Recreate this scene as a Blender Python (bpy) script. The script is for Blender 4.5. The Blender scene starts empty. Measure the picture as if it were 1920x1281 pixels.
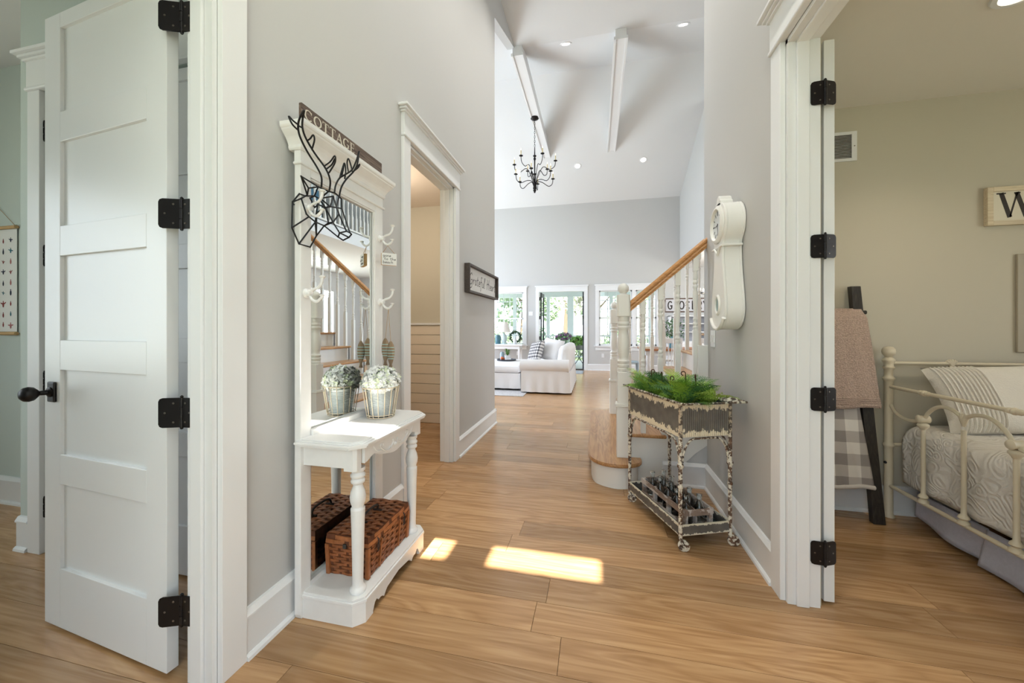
import bpy, bmesh, math, random
from mathutils import Vector, Matrix
random.seed(7)
SC = bpy.context.scene
COL = SC.collection

# ---------------------------------------------------------------- camera
cam_data = bpy.data.cameras.new('camera')
cam = bpy.data.objects.new('camera', cam_data)
COL.objects.link(cam)
SC.camera = cam
cam_data.sensor_width = 36.0
cam_data.lens = 36.0 * 700.0 / 1920.0
cam_data.shift_y = -25.5 / 1920.0
cam_data.clip_start = 0.02
cam.location = (0.0, 0.0, 1.20)
cam.rotation_euler = (math.radians(90), 0, math.atan(157.0 / 700.0))

# ---------------------------------------------------------------- view
SC.view_settings.view_transform = 'Standard'
SC.view_settings.look = 'None'
SC.view_settings.gamma = 1.0
SC.view_settings.exposure = 0.10
SC.view_settings.use_curve_mapping = False
SC.cycles.use_denoising = True
SC.cycles.max_bounces = 6
SC.cycles.diffuse_bounces = 3
SC.cycles.glossy_bounces = 3
SC.cycles.transmission_bounces = 6
SC.cycles.transparent_max_bounces = 6
SC.cycles.use_adaptive_sampling = True
SC.cycles.adaptive_threshold = 0.06
SC.cycles.sample_clamp_indirect = 6.0
SC.cycles.caustics_reflective = False
SC.cycles.caustics_refractive = False

# ---------------------------------------------------------------- sky, sun, lamps added at the windows
world = bpy.data.worlds.new('sky')
SC.world = world
world.use_nodes = True
bg = world.node_tree.nodes['Background']
bg.inputs[0].default_value = (0.80, 0.89, 1.0, 1)
bg.inputs[1].default_value = 3.6

def lamp(name, kind, loc, energy, color=(1, 1, 1), rot=(0, 0, 0), **kw):
    d = bpy.data.lights.new(name, kind)
    d.energy = energy
    d.color = color
    for k, v in kw.items():
        setattr(d, k, v)
    o = bpy.data.objects.new(name, d)
    o.location = loc
    o.rotation_euler = rot
    COL.objects.link(o)
    return o

R90 = math.pi / 2
sun = lamp('sun', 'SUN', (0, -20, 30), 27.0, (1.0, 0.95, 0.86), angle=0.009)
sun.rotation_euler = Vector((0.0, 0.53, -1.0)).to_track_quat('-Z', 'Y').to_euler()
# area lamps added at unseen windows, brightening the rooms as window daylight
lamp('daylight_front_door', 'AREA', (-0.2, -0.57, 1.3), 24, (0.93, 0.97, 1.0), (R90, 0, math.pi), shape='RECTANGLE', size=1.4, size_y=2.2)
lamp('fill_foyer', 'AREA', (-0.2, -0.57, 3.57), 36, (0.93, 0.97, 1.0), (R90, 0, math.pi), shape='RECTANGLE', size=1.4, size_y=1.35)  # fill lamp for hall ambience, at an added window
lamp('fill_great_room_side', 'AREA', (-5.9, 7.7, 2.2), 330, (0.70, 0.80, 1.0), (R90, 0, -R90), shape='RECTANGLE', size=5.0, size_y=3.2)  # strong cool fill lamp, its side window added for the light
lamp('daylight_bedroom', 'AREA', (4.1, 1.0, 1.5), 12, (1.0, 0.94, 0.84), (R90, 0, R90), shape='RECTANGLE', size=1.6, size_y=1.5)
lamp('daylight_side_room', 'AREA', (-4.5, -0.2, 1.6), 15, (0.88, 0.97, 1.0), (R90, 0, -R90), shape='RECTANGLE', size=1.4, size_y=1.6)
lamp('daylight_dining', 'AREA', (5.04, 7.75, 1.55), 70, (0.88, 0.92, 1.0), (R90, 0, R90), shape='RECTANGLE', size=3.4, size_y=1.4)
lamp('fill_loft', 'AREA', (5.0, 6.5, 4.5), 60, (0.92, 0.96, 1.0), (R90, 0, R90), shape='RECTANGLE', size=2.4, size_y=1.2)  # added loft fill lamp without a visible source
# ---------------------------------------------------------------- materials
def s2l(c):
    c = c / 255.0
    return c / 12.92 if c <= 0.04045 else ((c + 0.055) / 1.055) ** 2.4

def rgb(r, g, b):
    return (s2l(r), s2l(g), s2l(b), 1)

MATS = {}
def mat(name, col, rough=0.5, metal=0.0, spec=0.5, vary=0.0, vscale=8.0, bump=0.0, bscale=60.0, trans=0.0, ior=1.45, emit=None, estr=0.0, coat=0.0, stretch=(1, 1, 1)):
    if name in MATS:
        return MATS[name]
    m = bpy.data.materials.new(name)
    m.use_nodes = True
    nt = m.node_tree
    b = nt.nodes['Principled BSDF']
    c = rgb(*col)
    b.inputs['Base Color'].default_value = c
    b.inputs['Roughness'].default_value = rough
    b.inputs['Metallic'].default_value = metal
    b.inputs['IOR'].default_value = ior
    b.inputs['Specular IOR Level'].default_value = spec
    b.inputs['Transmission Weight'].default_value = trans
    b.inputs['Coat Weight'].default_value = coat
    if emit:
        b.inputs['Emission Color'].default_value = rgb(*emit)
        b.inputs['Emission Strength'].default_value = estr
    if vary or bump:
        tc = nt.nodes.new('ShaderNodeTexCoord')
        mp = nt.nodes.new('ShaderNodeMapping')
        mp.inputs['Scale'].default_value = stretch
        nt.links.new(tc.outputs['Object'], mp.inputs['Vector'])
    if vary:
        n = nt.nodes.new('ShaderNodeTexNoise')
        n.inputs['Scale'].default_value = vscale
        n.inputs['Detail'].default_value = 5
        nt.links.new(mp.outputs[0], n.inputs['Vector'])
        r = nt.nodes.new('ShaderNodeValToRGB')
        r.color_ramp.elements[0].position = 0.3
        r.color_ramp.elements[1].position = 0.7
        r.color_ramp.elements[0].color = tuple(max(0, x * (1 - vary)) for x in c[:3]) + (1,)
        r.color_ramp.elements[1].color = tuple(min(1, x * (1 + vary)) for x in c[:3]) + (1,)
        nt.links.new(n.outputs['Fac'], r.inputs[0])
        nt.links.new(r.outputs[0], b.inputs['Base Color'])
    if bump:
        n2 = nt.nodes.new('ShaderNodeTexNoise')
        n2.inputs['Scale'].default_value = bscale
        n2.inputs['Detail'].default_value = 4
        nt.links.new(mp.outputs[0], n2.inputs['Vector'])
        bp = nt.nodes.new('ShaderNodeBump')
        bp.inputs['Strength'].default_value = bump
        bp.inputs['Distance'].default_value = 0.01
        nt.links.new(n2.outputs['Fac'], bp.inputs['Height'])
        nt.links.new(bp.outputs[0], b.inputs['Normal'])
    MATS[name] = m
    return m

def wood(name, c1, c2, c3, rough=0.35, grain=(1.2, 14, 14), along='x', per_object=True, bump=0.05, vr=(.87, 1.10)):
    """streaky wood grain running along one axis, a different cut for every object"""
    if name in MATS:
        return MATS[name]
    m = bpy.data.materials.new(name)
    m.use_nodes = True
    nt = m.node_tree
    N = nt.nodes.new
    L = nt.links.new
    b = nt.nodes['Principled BSDF']
    b.inputs['Roughness'].default_value = rough
    tc = N('ShaderNodeTexCoord')
    oi = N('ShaderNodeObjectInfo')
    ad = N('ShaderNodeVectorMath'); ad.operation = 'ADD'
    sc = N('ShaderNodeVectorMath'); sc.operation = 'SCALE'
    cb = N('ShaderNodeCombineXYZ')
    for i in range(3):
        L(oi.outputs['Random'], cb.inputs[i])
    L(cb.outputs[0], sc.inputs[0]); sc.inputs['Scale'].default_value = 37.0 if per_object else 0.0
    L(tc.outputs['Object'], ad.inputs[0]); L(sc.outputs[0], ad.inputs[1])
    mp = N('ShaderNodeMapping')
    g = {'x': grain, 'y': (grain[1], grain[0], grain[2]), 'z': (grain[1], grain[2], grain[0])}[along]
    mp.inputs['Scale'].default_value = g
    L(ad.outputs[0], mp.inputs['Vector'])
    n1 = N('ShaderNodeTexNoise'); n1.inputs['Scale'].default_value = 1.0; n1.inputs['Detail'].default_value = 3; n1.inputs['Distortion'].default_value = 0.9
    L(mp.outputs[0], n1.inputs['Vector'])
    # cathedral rings from warped noise
    mu = N('ShaderNodeMath'); mu.operation = 'MULTIPLY'; mu.inputs[1].default_value = 7.0
    L(n1.outputs['Fac'], mu.inputs[0])
    fr = N('ShaderNodeMath'); fr.operation = 'PINGPONG'; fr.inputs[1].default_value = 0.5
    L(mu.outputs[0], fr.inputs[0])
    m2 = N('ShaderNodeMapping')
    m2.inputs['Scale'].default_value = tuple(x * 6 if x != grain[0] else x * 2.2 for x in g)
    L(ad.outputs[0], m2.inputs['Vector'])
    n2 = N('ShaderNodeTexNoise'); n2.inputs['Scale'].default_value = 1.0; n2.inputs['Detail'].default_value = 4
    L(m2.outputs[0], n2.inputs['Vector'])
    mx = N('ShaderNodeMath'); mx.operation = 'MULTIPLY_ADD'; mx.inputs[1].default_value = 0.58
    L(fr.outputs[0], mx.inputs[0]); 
    m3 = N('ShaderNodeMath'); m3.operation = 'MULTIPLY'; m3.inputs[1].default_value = 0.75
    L(n2.outputs['Fac'], m3.inputs[0]); L(m3.outputs[0], mx.inputs[2])
    rp = N('ShaderNodeValToRGB')
    e = rp.color_ramp.elements
    e[0].position = 0.25; e[0].color = rgb(*c1)
    e[1].position = 0.75; e[1].color = rgb(*c3)
    k = e.new(0.5); k.color = rgb(*c2)
    L(mx.outputs[0], rp.inputs[0])
    hs = N('ShaderNodeHueSaturation')
    mr = N('ShaderNodeMapRange'); mr.inputs[3].default_value = vr[0]; mr.inputs[4].default_value = vr[1]
    L(oi.outputs['Random'], mr.inputs[0])
    if per_object:
        L(mr.outputs[0], hs.inputs['Value'])
    L(rp.outputs[0], hs.inputs['Color'])
    L(hs.outputs[0], b.inputs['Base Color'])
    if bump:
        bp = N('ShaderNodeBump'); bp.inputs['Strength'].default_value = bump; bp.inputs['Distance'].default_value = 0.003
        L(n2.outputs['Fac'], bp.inputs['Height']); L(bp.outputs[0], b.inputs['Normal'])
    MATS[name] = m
    return m

def chipped(name, paint, under, rust, scale=38.0, cover=0.5, rough=0.6, stretch=(1, 1, 1)):
    """old flaking paint over dark metal or wood"""
    if name in MATS:
        return MATS[name]
    m = bpy.data.materials.new(name); m.use_nodes = True
    nt = m.node_tree; N = nt.nodes.new; L = nt.links.new
    b = nt.nodes['Principled BSDF']; b.inputs['Roughness'].default_value = rough
    tc = N('ShaderNodeTexCoord'); mp = N('ShaderNodeMapping'); mp.inputs['Scale'].default_value = stretch
    L(tc.outputs['Object'], mp.inputs['Vector'])
    n = N('ShaderNodeTexNoise'); n.inputs['Scale'].default_value = scale; n.inputs['Detail'].default_value = 6; n.inputs['Roughness'].default_value = 0.65
    L(mp.outputs[0], n.inputs['Vector'])
    r = N('ShaderNodeValToRGB'); r.color_ramp.interpolation = 'LINEAR'
    r.color_ramp.elements[0].position = cover - 0.02; r.color_ramp.elements[1].position = cover + 0.02
    r.color_ramp.elements[0].color = (0, 0, 0, 1); r.color_ramp.elements[1].color = (1, 1, 1, 1)
    L(n.outputs['Fac'], r.inputs[0])
    n2 = N('ShaderNodeTexNoise'); n2.inputs['Scale'].default_value = scale * 0.6; n2.inputs['Detail'].default_value = 3
    L(mp.outputs[0], n2.inputs['Vector'])
    r2 = N('ShaderNodeValToRGB'); r2.color_ramp.elements[0].position = 0.4; r2.color_ramp.elements[1].position = 0.65
    r2.color_ramp.elements[0].color = rgb(*under); r2.color_ramp.elements[1].color = rgb(*rust)
    L(n2.outputs['Fac'], r2.inputs[0])
    mx = N('ShaderNodeMix'); mx.data_type = 'RGBA'
    L(r.outputs[0], mx.inputs['Factor']); L(r2.outputs[0], mx.inputs['A']); mx.inputs['B'].default_value = rgb(*paint)
    L(mx.outputs['Result'], b.inputs['Base Color'])
    bp = N('ShaderNodeBump'); bp.inputs['Strength'].default_value = 0.4; bp.inputs['Distance'].default_value = 0.002
    L(r.outputs[0], bp.inputs['Height']); L(bp.outputs[0], b.inputs['Normal'])
    MATS[name] = m
    return m

# ---------------------------------------------------------------- mesh builder
class G:
    def __init__(s):
        s.bm = bmesh.new()
    def box(s, x0, y0, z0, x1, y1, z1):
        x0, x1 = sorted((x0, x1)); y0, y1 = sorted((y0, y1)); z0, z1 = sorted((z0, z1))
        v = [s.bm.verts.new(p) for p in ((x0,y0,z0),(x1,y0,z0),(x1,y1,z0),(x0,y1,z0),(x0,y0,z1),(x1,y0,z1),(x1,y1,z1),(x0,y1,z1))]
        for f in ((3,2,1,0),(4,5,6,7),(0,1,5,4),(1,2,6,5),(2,3,7,6),(3,0,4,7)):
            s.bm.faces.new([v[i] for i in f])
        return s
    def hexa(s, b, t):
        v = [s.bm.verts.new(p) for p in list(b) + list(t)]
        n = len(b)
        s.bm.faces.new([v[i] for i in range(n - 1, -1, -1)])
        s.bm.faces.new([v[n + i] for i in range(n)])
        for i in range(n):
            j = (i + 1) % n
            s.bm.faces.new((v[i], v[j], v[n + j], v[n + i]))
        return s
    def obb(s, c, a, b_, d):
        """box from centre and three half-axis vectors"""
        c, a, b_, d = map(Vector, (c, a, b_, d))
        return s.hexa([c-a-b_-d, c+a-b_-d, c+a+b_-d, c-a+b_-d], [c-a-b_+d, c+a-b_+d, c+a+b_+d, c-a+b_+d])
    def prism(s, pts, lo, hi, plane='xy'):
        f = {'xy': lambda p, h: (p[0], p[1], h), 'xz': lambda p, h: (p[0], h, p[1]), 'yz': lambda p, h: (h, p[0], p[1])}[plane]
        s.hexa([f(p, lo) for p in pts], [f(p, hi) for p in pts])
        return s
    def tube(s, pts, r, n=8, closed=False, cap=True):
        pts = [Vector(p) for p in pts]
        k = len(pts)
        rs = r if isinstance(r, (list, tuple)) else [r] * k
        rings = []
        prev = None
        for i in range(k):
            if closed:
                t = (pts[(i + 1) % k] - pts[i - 1])
            else:
                t = pts[min(i + 1, k - 1)] - pts[max(i - 1, 0)]
            t = t.normalized() if t.length > 1e-9 else Vector((0, 0, 1))
            if prev is None:
                u = t.orthogonal().normalized()
            else:
                u = prev - t * prev.dot(t)
                u = u.normalized() if u.length > 1e-6 else t.orthogonal().normalized()
            prev = u
            w = t.cross(u)
            rings.append([s.bm.verts.new(pts[i] + (u * math.cos(a) + w * math.sin(a)) * rs[i]) for a in (2 * math.pi * j / n for j in range(n))])
        m = k if closed else k - 1
        for i in range(m):
            A, B_ = rings[i], rings[(i + 1) % k]
            for j in range(n):
                s.bm.faces.new((A[j], A[(j + 1) % n], B_[(j + 1) % n], B_[j]))
        if cap and not closed:
            s.bm.faces.new(rings[0][::-1]); s.bm.faces.new(rings[-1])
        return s
    def lathe(s, prof, c=(0, 0, 0), n=16, axis='z', sx=1.0, sy=1.0):
        c = Vector(c)
        ax = {'z': (Vector((1,0,0)), Vector((0,1,0)), Vector((0,0,1))), 'x': (Vector((0,1,0)), Vector((0,0,1)), Vector((1,0,0))), 'y': (Vector((0,0,1)), Vector((1,0,0)), Vector((0,1,0)))}[axis] if isinstance(axis, str) else axis
        rings = []
        for r, z in prof:
            if r < 1e-5:
                rings.append([s.bm.verts.new(c + ax[2] * z)])
            else:
                rings.append([s.bm.verts.new(c + ax[0] * (r * sx * math.cos(2*math.pi*j/n)) + ax[1] * (r * sy * math.sin(2*math.pi*j/n)) + ax[2] * z) for j in range(n)])
        for A, B_ in zip(rings, rings[1:]):
            if len(A) == 1 and len(B_) == 1:
                continue
            for j in range(n):
                k = (j + 1) % n
                if len(A) == 1:
                    s.bm.faces.new((A[0], B_[k], B_[j]))
                elif len(B_) == 1:
                    s.bm.faces.new((A[j], A[k], B_[0]))
                else:
                    s.bm.faces.new((A[j], A[k], B_[k], B_[j]))
        if len(rings[0]) > 1: s.bm.faces.new(rings[0][::-1])
        if len(rings[-1]) > 1: s.bm.faces.new(rings[-1])
        return s
    def ball(s, c, r, n=12, sc=(1, 1, 1)):
        prof = [(r * math.sin(math.pi * i / (n // 2 + 2)), -r * sc[2] * math.cos(math.pi * i / (n // 2 + 2))) for i in range(n // 2 + 3)]
        return s.lathe(prof, c, n, sx=sc[0], sy=sc[1])
    def grid(s, f, nu, nv, closed_u=False):
        vs = [[s.bm.verts.new(f(i / (nu if closed_u else nu - 1), j / (nv - 1))) for j in range(nv)] for i in range(nu)]
        for i in range(nu if closed_u else nu - 1):
            for j in range(nv - 1):
                k = (i + 1) % nu
                s.bm.faces.new((vs[i][j], vs[k][j], vs[k][j + 1], vs[i][j + 1]))
        return vs
    def quad(s, *p):
        s.bm.faces.new([s.bm.verts.new(q) for q in p])
        return s
    def strip(s, pts, w, nrm, th):
        """flat stroke along pts in the plane with normal nrm, width w (number or list), thickness th"""
        pts = [Vector(p) for p in pts]; nrm = Vector(nrm).normalized(); k = len(pts)
        ws = w if isinstance(w, (list, tuple)) else [w] * k
        L_, R_ = [], []
        for i in range(k):
            t = (pts[min(i + 1, k - 1)] - pts[max(i - 1, 0)]).normalized()
            sd = nrm.cross(t) * (ws[i] / 2)
            L_.append(pts[i] + sd); R_.append(pts[i] - sd)
        for i in range(k - 1):
            b = [R_[i], R_[i + 1], L_[i + 1], L_[i]]
            s.hexa(b, [q + nrm * th for q in b])
        return s
    def xf(s, M, start=0):
        s.bm.verts.ensure_lookup_table()
        for v in s.bm.verts[start:]:
            v.co = M @ v.co
        return s
    def mesh(s, name, material, smooth=None, fix=True):
        if fix:
            bmesh.ops.recalc_face_normals(s.bm, faces=s.bm.faces)
        me = bpy.data.meshes.new(name)
        s.bm.to_mesh(me); s.bm.free()
        if material is not None:
            me.materials.append(material)
        if smooth is not None:
            for p in me.polygons:
                p.use_smooth = True
            me.set_sharp_from_angle(angle=math.radians(smooth))
        return me

def put(name, me, parent=None, loc=None, rot=None, bevel=0.0, kind=None):
    o = bpy.data.objects.new(name, me)
    COL.objects.link(o)
    if parent is not None:
        o.parent = parent
        if loc is None:       # vertices already in world space
            o.matrix_parent_inverse = parent['_m'] if False else PINV.get(parent.name, Matrix())
    if loc is not None:
        o.location = loc
    if rot is not None:
        o.rotation_euler = rot
    if bevel:
        md = o.modifiers.new('bevel', 'BEVEL'); md.width = bevel; md.segments = 2; md.limit_method = 'ANGLE'; md.angle_limit = math.radians(40)
    if kind:
        o['kind'] = kind
    return o

PINV = {}
def part(name, g, material, parent=None, smooth=None, bevel=0.0, kind=None, loc=None, rot=None, fix=True, label=None):
    o = put(name, g.mesh(name, material, smooth, fix), parent, loc, rot, bevel, kind)
    if label:
        o['label'] = label
    return o

def tag(o, label, cat=None, group=None, kind=None):
    o['label'] = label
    if cat: o['category'] = cat
    if group: o['group'] = group
    if kind: o['kind'] = kind
    return o

def thing(name, label, cat, loc=(0, 0, 0), rotz=0.0, group=None, kind=None):
    o = bpy.data.objects.new(name, None)
    COL.objects.link(o)
    o.empty_display_size = 0.1
    o.location = loc
    o.rotation_euler = (0, 0, rotz)
    # world-space children keep their place
    PINV[o.name] = (Matrix.Translation(Vector(loc)) @ Matrix.Rotation(rotz, 4, 'Z')).inverted()
    return tag(o, label, cat, group, kind)

def dup(root, loc, rotz=0.0, label=None):
    r = root.copy(); COL.objects.link(r); r.location = loc; r.rotation_euler = (0, 0, rotz)
    if label: r['label'] = label
    for ch in list(root.children):
        c = ch.copy(); COL.objects.link(c); c.parent = r
        for gch in ch.children:
            d = gch.copy(); COL.objects.link(d); d.parent = c
    return r

def struct(name, g, material, parent=None, bevel=0.0, smooth=None, label=None):
    o = part(name, g, material, parent, smooth, bevel)
    if parent is None:
        o['kind'] = 'structure'
    if label:
        o['label'] = label
    return o

def bez(p0, p1, p2, p3, n=10):
    p0, p1, p2, p3 = map(Vector, (p0, p1, p2, p3))
    return [p0*(1-t)**3 + p1*3*t*(1-t)**2 + p2*3*t*t*(1-t) + p3*t**3 for t in (i / n for i in range(n + 1))]

def smooth_path(pts, n=6):
    pts = [Vector(p) for p in pts]; out = []
    for i in range(len(pts) - 1):
        p0 = pts[max(i-1, 0)]; p1 = pts[i]; p2 = pts[i+1]; p3 = pts[min(i+2, len(pts)-1)]
        for k in range(n):
            t = k / n
            out.append(0.5*((2*p1) + (p2-p0)*t + (2*p0-5*p1+4*p2-p3)*t*t + (3*p1-p0-3*p2+p3)*t**3))
    out.append(pts[-1])
    return out

# ---------------------------------------------------------------- lettering
def arc(cx, cy, rx, ry, a0, a1, n=14):
    return [(cx + rx*math.cos(math.radians(a0+(a1-a0)*i/n)), cy + ry*math.sin(math.radians(a0+(a1-a0)*i/n))) for i in range(n+1)]
def ring_w(pts, thick, thin):
    out = []
    for i in range(len(pts)):
        a = pts[max(i-1, 0)]; b = pts[min(i+1, len(pts)-1)]
        dx, dy = b[0]-a[0], b[1]-a[1]; l = math.hypot(dx, dy) or 1
        out.append(thin + (thick-thin)*abs(dy/l))
    return out
def glyph(ch, serif=True):
    """strokes [(points, widths)], advance; unit cap height"""
    T, t = (0.15, 0.055) if serif else (0.15, 0.15)
    S = []
    def st(p, w): S.append((p, w))
    def sf(x, y, w=0.3):
        if serif: st([(x - w/2, y), (x + w/2, y)], 0.05)
    if ch in 'COG':
        rx = 0.40 if serif else 0.27
        a0, a1 = (0, 360) if ch == 'O' else (42, 318)
        p = arc(rx + .06, 0.5, rx, 0.46, a0, a1, 28)
        st(p, ring_w(p, T, t))
        if ch == 'C' and serif:
            st([(p[0][0]+.01, p[0][1]-.1), (p[0][0]+.02, p[0][1]+.12)], 0.05); 
        if ch == 'G':
            x = rx*1.74 + .06
            st([(x, 0.12), (x, 0.44)], T); st([(x - .22, 0.44), (x + .1, 0.44)], 0.05 if serif else T)
        return S, rx*2 + .2
    if ch == 'T':
        st([(.4, 0), (.4, 1)], T); st([(.03, .97), (.77, .97)], .06 if serif else T)
        if serif: st([(.04, .8), (.04, 1)], .05); st([(.76, .8), (.76, 1)], .05); sf(.4, .025, .34)
        return S, .86
    if ch == 'A':
        st([(.08, 0), (.44, 1)], t); st([(.40, 1), (.78, 0)], T); st([(.2, .33), (.66, .33)], .05 if serif else T)
        sf(.08, .025, .26); sf(.78, .025, .34)
        return S, .94
    if ch == 'E':
        st([(.14, 0), (.14, 1)], T)
        for y, x in ((.03, .6), (.5, .5), (.97, .58)): st([(.1, y), (x, y)], .055 if serif else T)
        if serif: st([(.6, 0), (.6, .2)], .05); st([(.58, .8), (.58, 1)], .05); st([(.5, .42), (.5, .58)], .04); sf(.14, .025); sf(.14, .975)
        return S, .74
    if ch == 'R':
        st([(.12, 0), (.12, 1)], T)
        p = [(.12, .93)] + arc(.32, .72, .18, .21, 90, -90, 10) + [(.12, .5)]
        st(p, T if not serif else ring_w(p, T, t)); st([(.3, .5), (.5, 0)], T)
        return S, .68
    if ch == 'Y':
        st([(.02, 1), (.28, .48)], T); st([(.54, 1), (.28, .48)], T); st([(.28, .5), (.28, 0)], T)
        return S, .64
    if ch == 'W':
        st([(.10, 1), (.38, 0)], T); st([(.38, 0), (.62, 1)], t); st([(.60, 1), (.90, 0)], T); st([(.90, 0), (1.16, 1)], t)
        sf(.1, .975, .3); sf(1.16, .975, .26); sf(.62, .975, .2)
        return S, 1.3
    return S, 0.45

def lettering(g, text, org, right, up, height, serif=True, xs=1.0, th=0.0012, gap=0.04):
    org, right, up = Vector(org), Vector(right).normalized(), Vector(up).normalized()
    nrm = right.cross(up); x = 0.0
    for ch in text:
        S, adv = glyph(ch, serif)
        for pts, w in S:
            P3 = [org + right*((x + p[0])*height*xs) + up*(p[1]*height) for p in pts]
            ws = [q*height*(0.5+0.5*xs) for q in w] if isinstance(w, list) else w*height*(0.5+0.5*xs)
            g.strip(P3, ws, nrm, th)
        x += adv + gap
    return x*height*xs
# ================================================================= THE SETTING
M_WALL = mat('wall_paint', (202, 201, 198), 0.75, spec=0.3, bump=0.02, bscale=250)
M_BED = mat('bedroom_paint', (201, 194, 176), 0.75, spec=0.3, bump=0.02, bscale=250)
M_SIDE = mat('side_room_paint', (200, 209, 202), 0.75, spec=0.3)
M_POWDER = mat('powder_paint', (205, 198, 180), 0.75, spec=0.3)
M_TRIM = mat('trim_white', (237, 237, 236), 0.32, spec=0.5)
M_CEIL = mat('ceiling_white', (226, 226, 225), 0.8, spec=0.3)
M_SHIP = mat('shiplap_cream', (238, 224, 204), 0.45)
M_BLACK = mat('dark_bronze', (34, 31, 31), 0.4, metal=0.5)
M_OAK = wood('oak_floor', (160, 120, 80), (180, 139, 97), (196, 157, 114), rough=0.24, grain=(.9, 9, 9), along='x', vr=(.80, 1.14))
M_OAKY = wood('oak_stair', (160, 112, 68), (186, 138, 90), (204, 158, 108), rough=0.3, grain=(1.1, 11, 11), along='y')
M_RAIL = wood('oak_rail', (176, 116, 62), (202, 144, 86), (222, 168, 110), rough=0.3, grain=(1.5, 30, 30), along='x')
M_SUB = mat('floor_gap', (70, 48, 32), 0.9)
M_GLASS = bpy.data.materials.new('window_glass'); M_GLASS.use_nodes = True
_n = M_GLASS.node_tree; _n.nodes.clear()
_o = _n.nodes.new('ShaderNodeOutputMaterial'); _m = _n.nodes.new('ShaderNodeMixShader'); _t = _n.nodes.new('ShaderNodeBsdfTransparent'); _gl = _n.nodes.new('ShaderNodeBsdfGlossy')
_t.inputs[0].default_value = (.97, .985, .98, 1); _gl.inputs['Roughness'].default_value = 0.0; _m.inputs[0].default_value = .05
_n.links.new(_t.outputs[0], _m.inputs[1]); _n.links.new(_gl.outputs[0], _m.inputs[2]); _n.links.new(_m.outputs[0], _o.inputs[0])

def wall(name, axis, a0, a1, t0, t1, z0, z1, openings=(), material=None):
    """a wall running along axis ('x' or 'y') with rectangular openings (s0,s1,zlo,zhi)"""
    g = G()
    def bx(s0, s1, q0, q1):
        if s1 - s0 < 1e-4 or q1 - q0 < 1e-4: return
        if axis == 'x': g.box(s0, t0, q0, s1, t1, q1)
        else: g.box(t0, s0, q0, t1, s1, q1)
    cur = a0
    for s0, s1, lo, hi in sorted(openings):
        bx(cur, s0, z0, z1)
        bx(s0, s1, z0, lo); bx(s0, s1, hi, z1)
        cur = s1
    bx(cur, a1, z0, z1)
    return struct(name, g, material or M_WALL)

XL, XR = -1.245, 0.815
HZ = 5.6
# hall walls
wall('wall_left', 'y', -0.6, 1.5, XL - 0.10, XL, 0, HZ, [(0.17, 1.01, -0.01, 2.46)])
wall('wall_left_far', 'y', 1.5, 4.55, XL - 0.12, XL, 0, HZ, [(2.32, 3.155, -0.01, 2.46)])
wall('wall_right', 'y', -0.6, 3.13, XR, XR + 0.12, 0, HZ, [(0.55, 1.865, -0.01, 2.46)])
wall('wall_front', 'x', XL - 0.12, XR + 0.12, -0.72, -0.6, 0, 2.65, [(-.95, .55, -.01, 2.44)])
wall('wall_front_middle', 'x', XL - 0.12, XR + 0.12, -0.72, -0.6, 2.65, 4.45, [(-.95, .55, 2.85, 4.30)])
wall('wall_front_upper', 'x', XL - 0.12, XR + 0.12, -0.72, -0.6, 4.45, HZ, [(-1.22, -0.77, 4.55, 5.08), (-0.54, 0.02, 4.55, 5.08)])
g = G(); g.box(-1.9, -3.4, 4.36, 1.5, -.72, 4.44); struct('roof_sun_block', g, M_TRIM)  # unseen slab added to keep sun off the front doors and window
g = G(); g.box(XL - 0.12, -0.72, HZ, 5.2, 5.75, HZ + 0.12); struct('ceiling', g, M_CEIL)
def plain_window(name, label, plane, c, a0, a1, z0, z1, nx=2, nz=2):
    w = thing(name, label, None, (c, a0, z0) if plane == 'y' else (a0, c, z0)); w['kind'] = 'structure'
    def bx(s0, s1, q0, q1, t): 
        g = G()
        if plane == 'x': g.box(s0, c - t, q0, s1, c + t, q1)
        else: g.box(c - t, s0, q0, c + t, s1, q1)
        return g
    for s in (a0, a1 - .05): part('jamb', bx(s, s + .05, z0, z1, .03), M_TRIM, w)
    for q in (z0, z1 - .05): part('rail', bx(a0 + .05, a1 - .05, q, q + .05, .03), M_TRIM, w)
    for k in range(1, nx): s = a0 + (a1 - a0) * k / nx; part('muntin', bx(s - .012, s + .012, z0 + .05, z1 - .05, .015), M_TRIM, w)
    for k in range(1, nz): q = z0 + (z1 - z0) * k / nz; part('muntin', bx(a0 + .05, a1 - .05, q - .012, q + .012, .0145), M_TRIM, w)
    part('pane', bx(a0 + .05, a1 - .05, z0 + .05, z1 - .05, .003), M_GLASS, w)
plain_window('window_4', 'glazed front doors behind the camera', 'x', -.66, -.95, .55, .02, 2.44, 2, 1)
plain_window('window_5', 'unseen window added above the front doors to light the hall', 'x', -.66, -.95, .55, 2.85, 4.30, 3, 2)  # added opening for the foyer fill lamp
plain_window('window_6', 'large unseen side window added to light the great room', 'y', -6.06, 5.2, 10.2, .6, 3.8, 5, 2)  # added opening for the great room fill lamp
plain_window('window_7', 'bedroom side window', 'y', 4.25, .2, 1.8, .75, 2.25, 2, 2)
plain_window('window_8', 'side room window', 'y', -4.65, -.9, .5, .8, 2.4, 2, 2)
plain_window('window_9', 'unseen window added for the loft fill lamp', 'y', 5.15, 5.3, 7.7, 3.9, 5.1, 3, 1)  # opening added around the loft fill lamp
plain_window('window_10', 'wide dining room side window', 'y', 5.15, 6.0, 9.5, .8, 2.3, 4, 2)
# stair side wall continuing behind the bedroom
wall('wall_stair', 'x', XR + 0.12, 5.2, 2.92, 3.13, 0, HZ)
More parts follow.
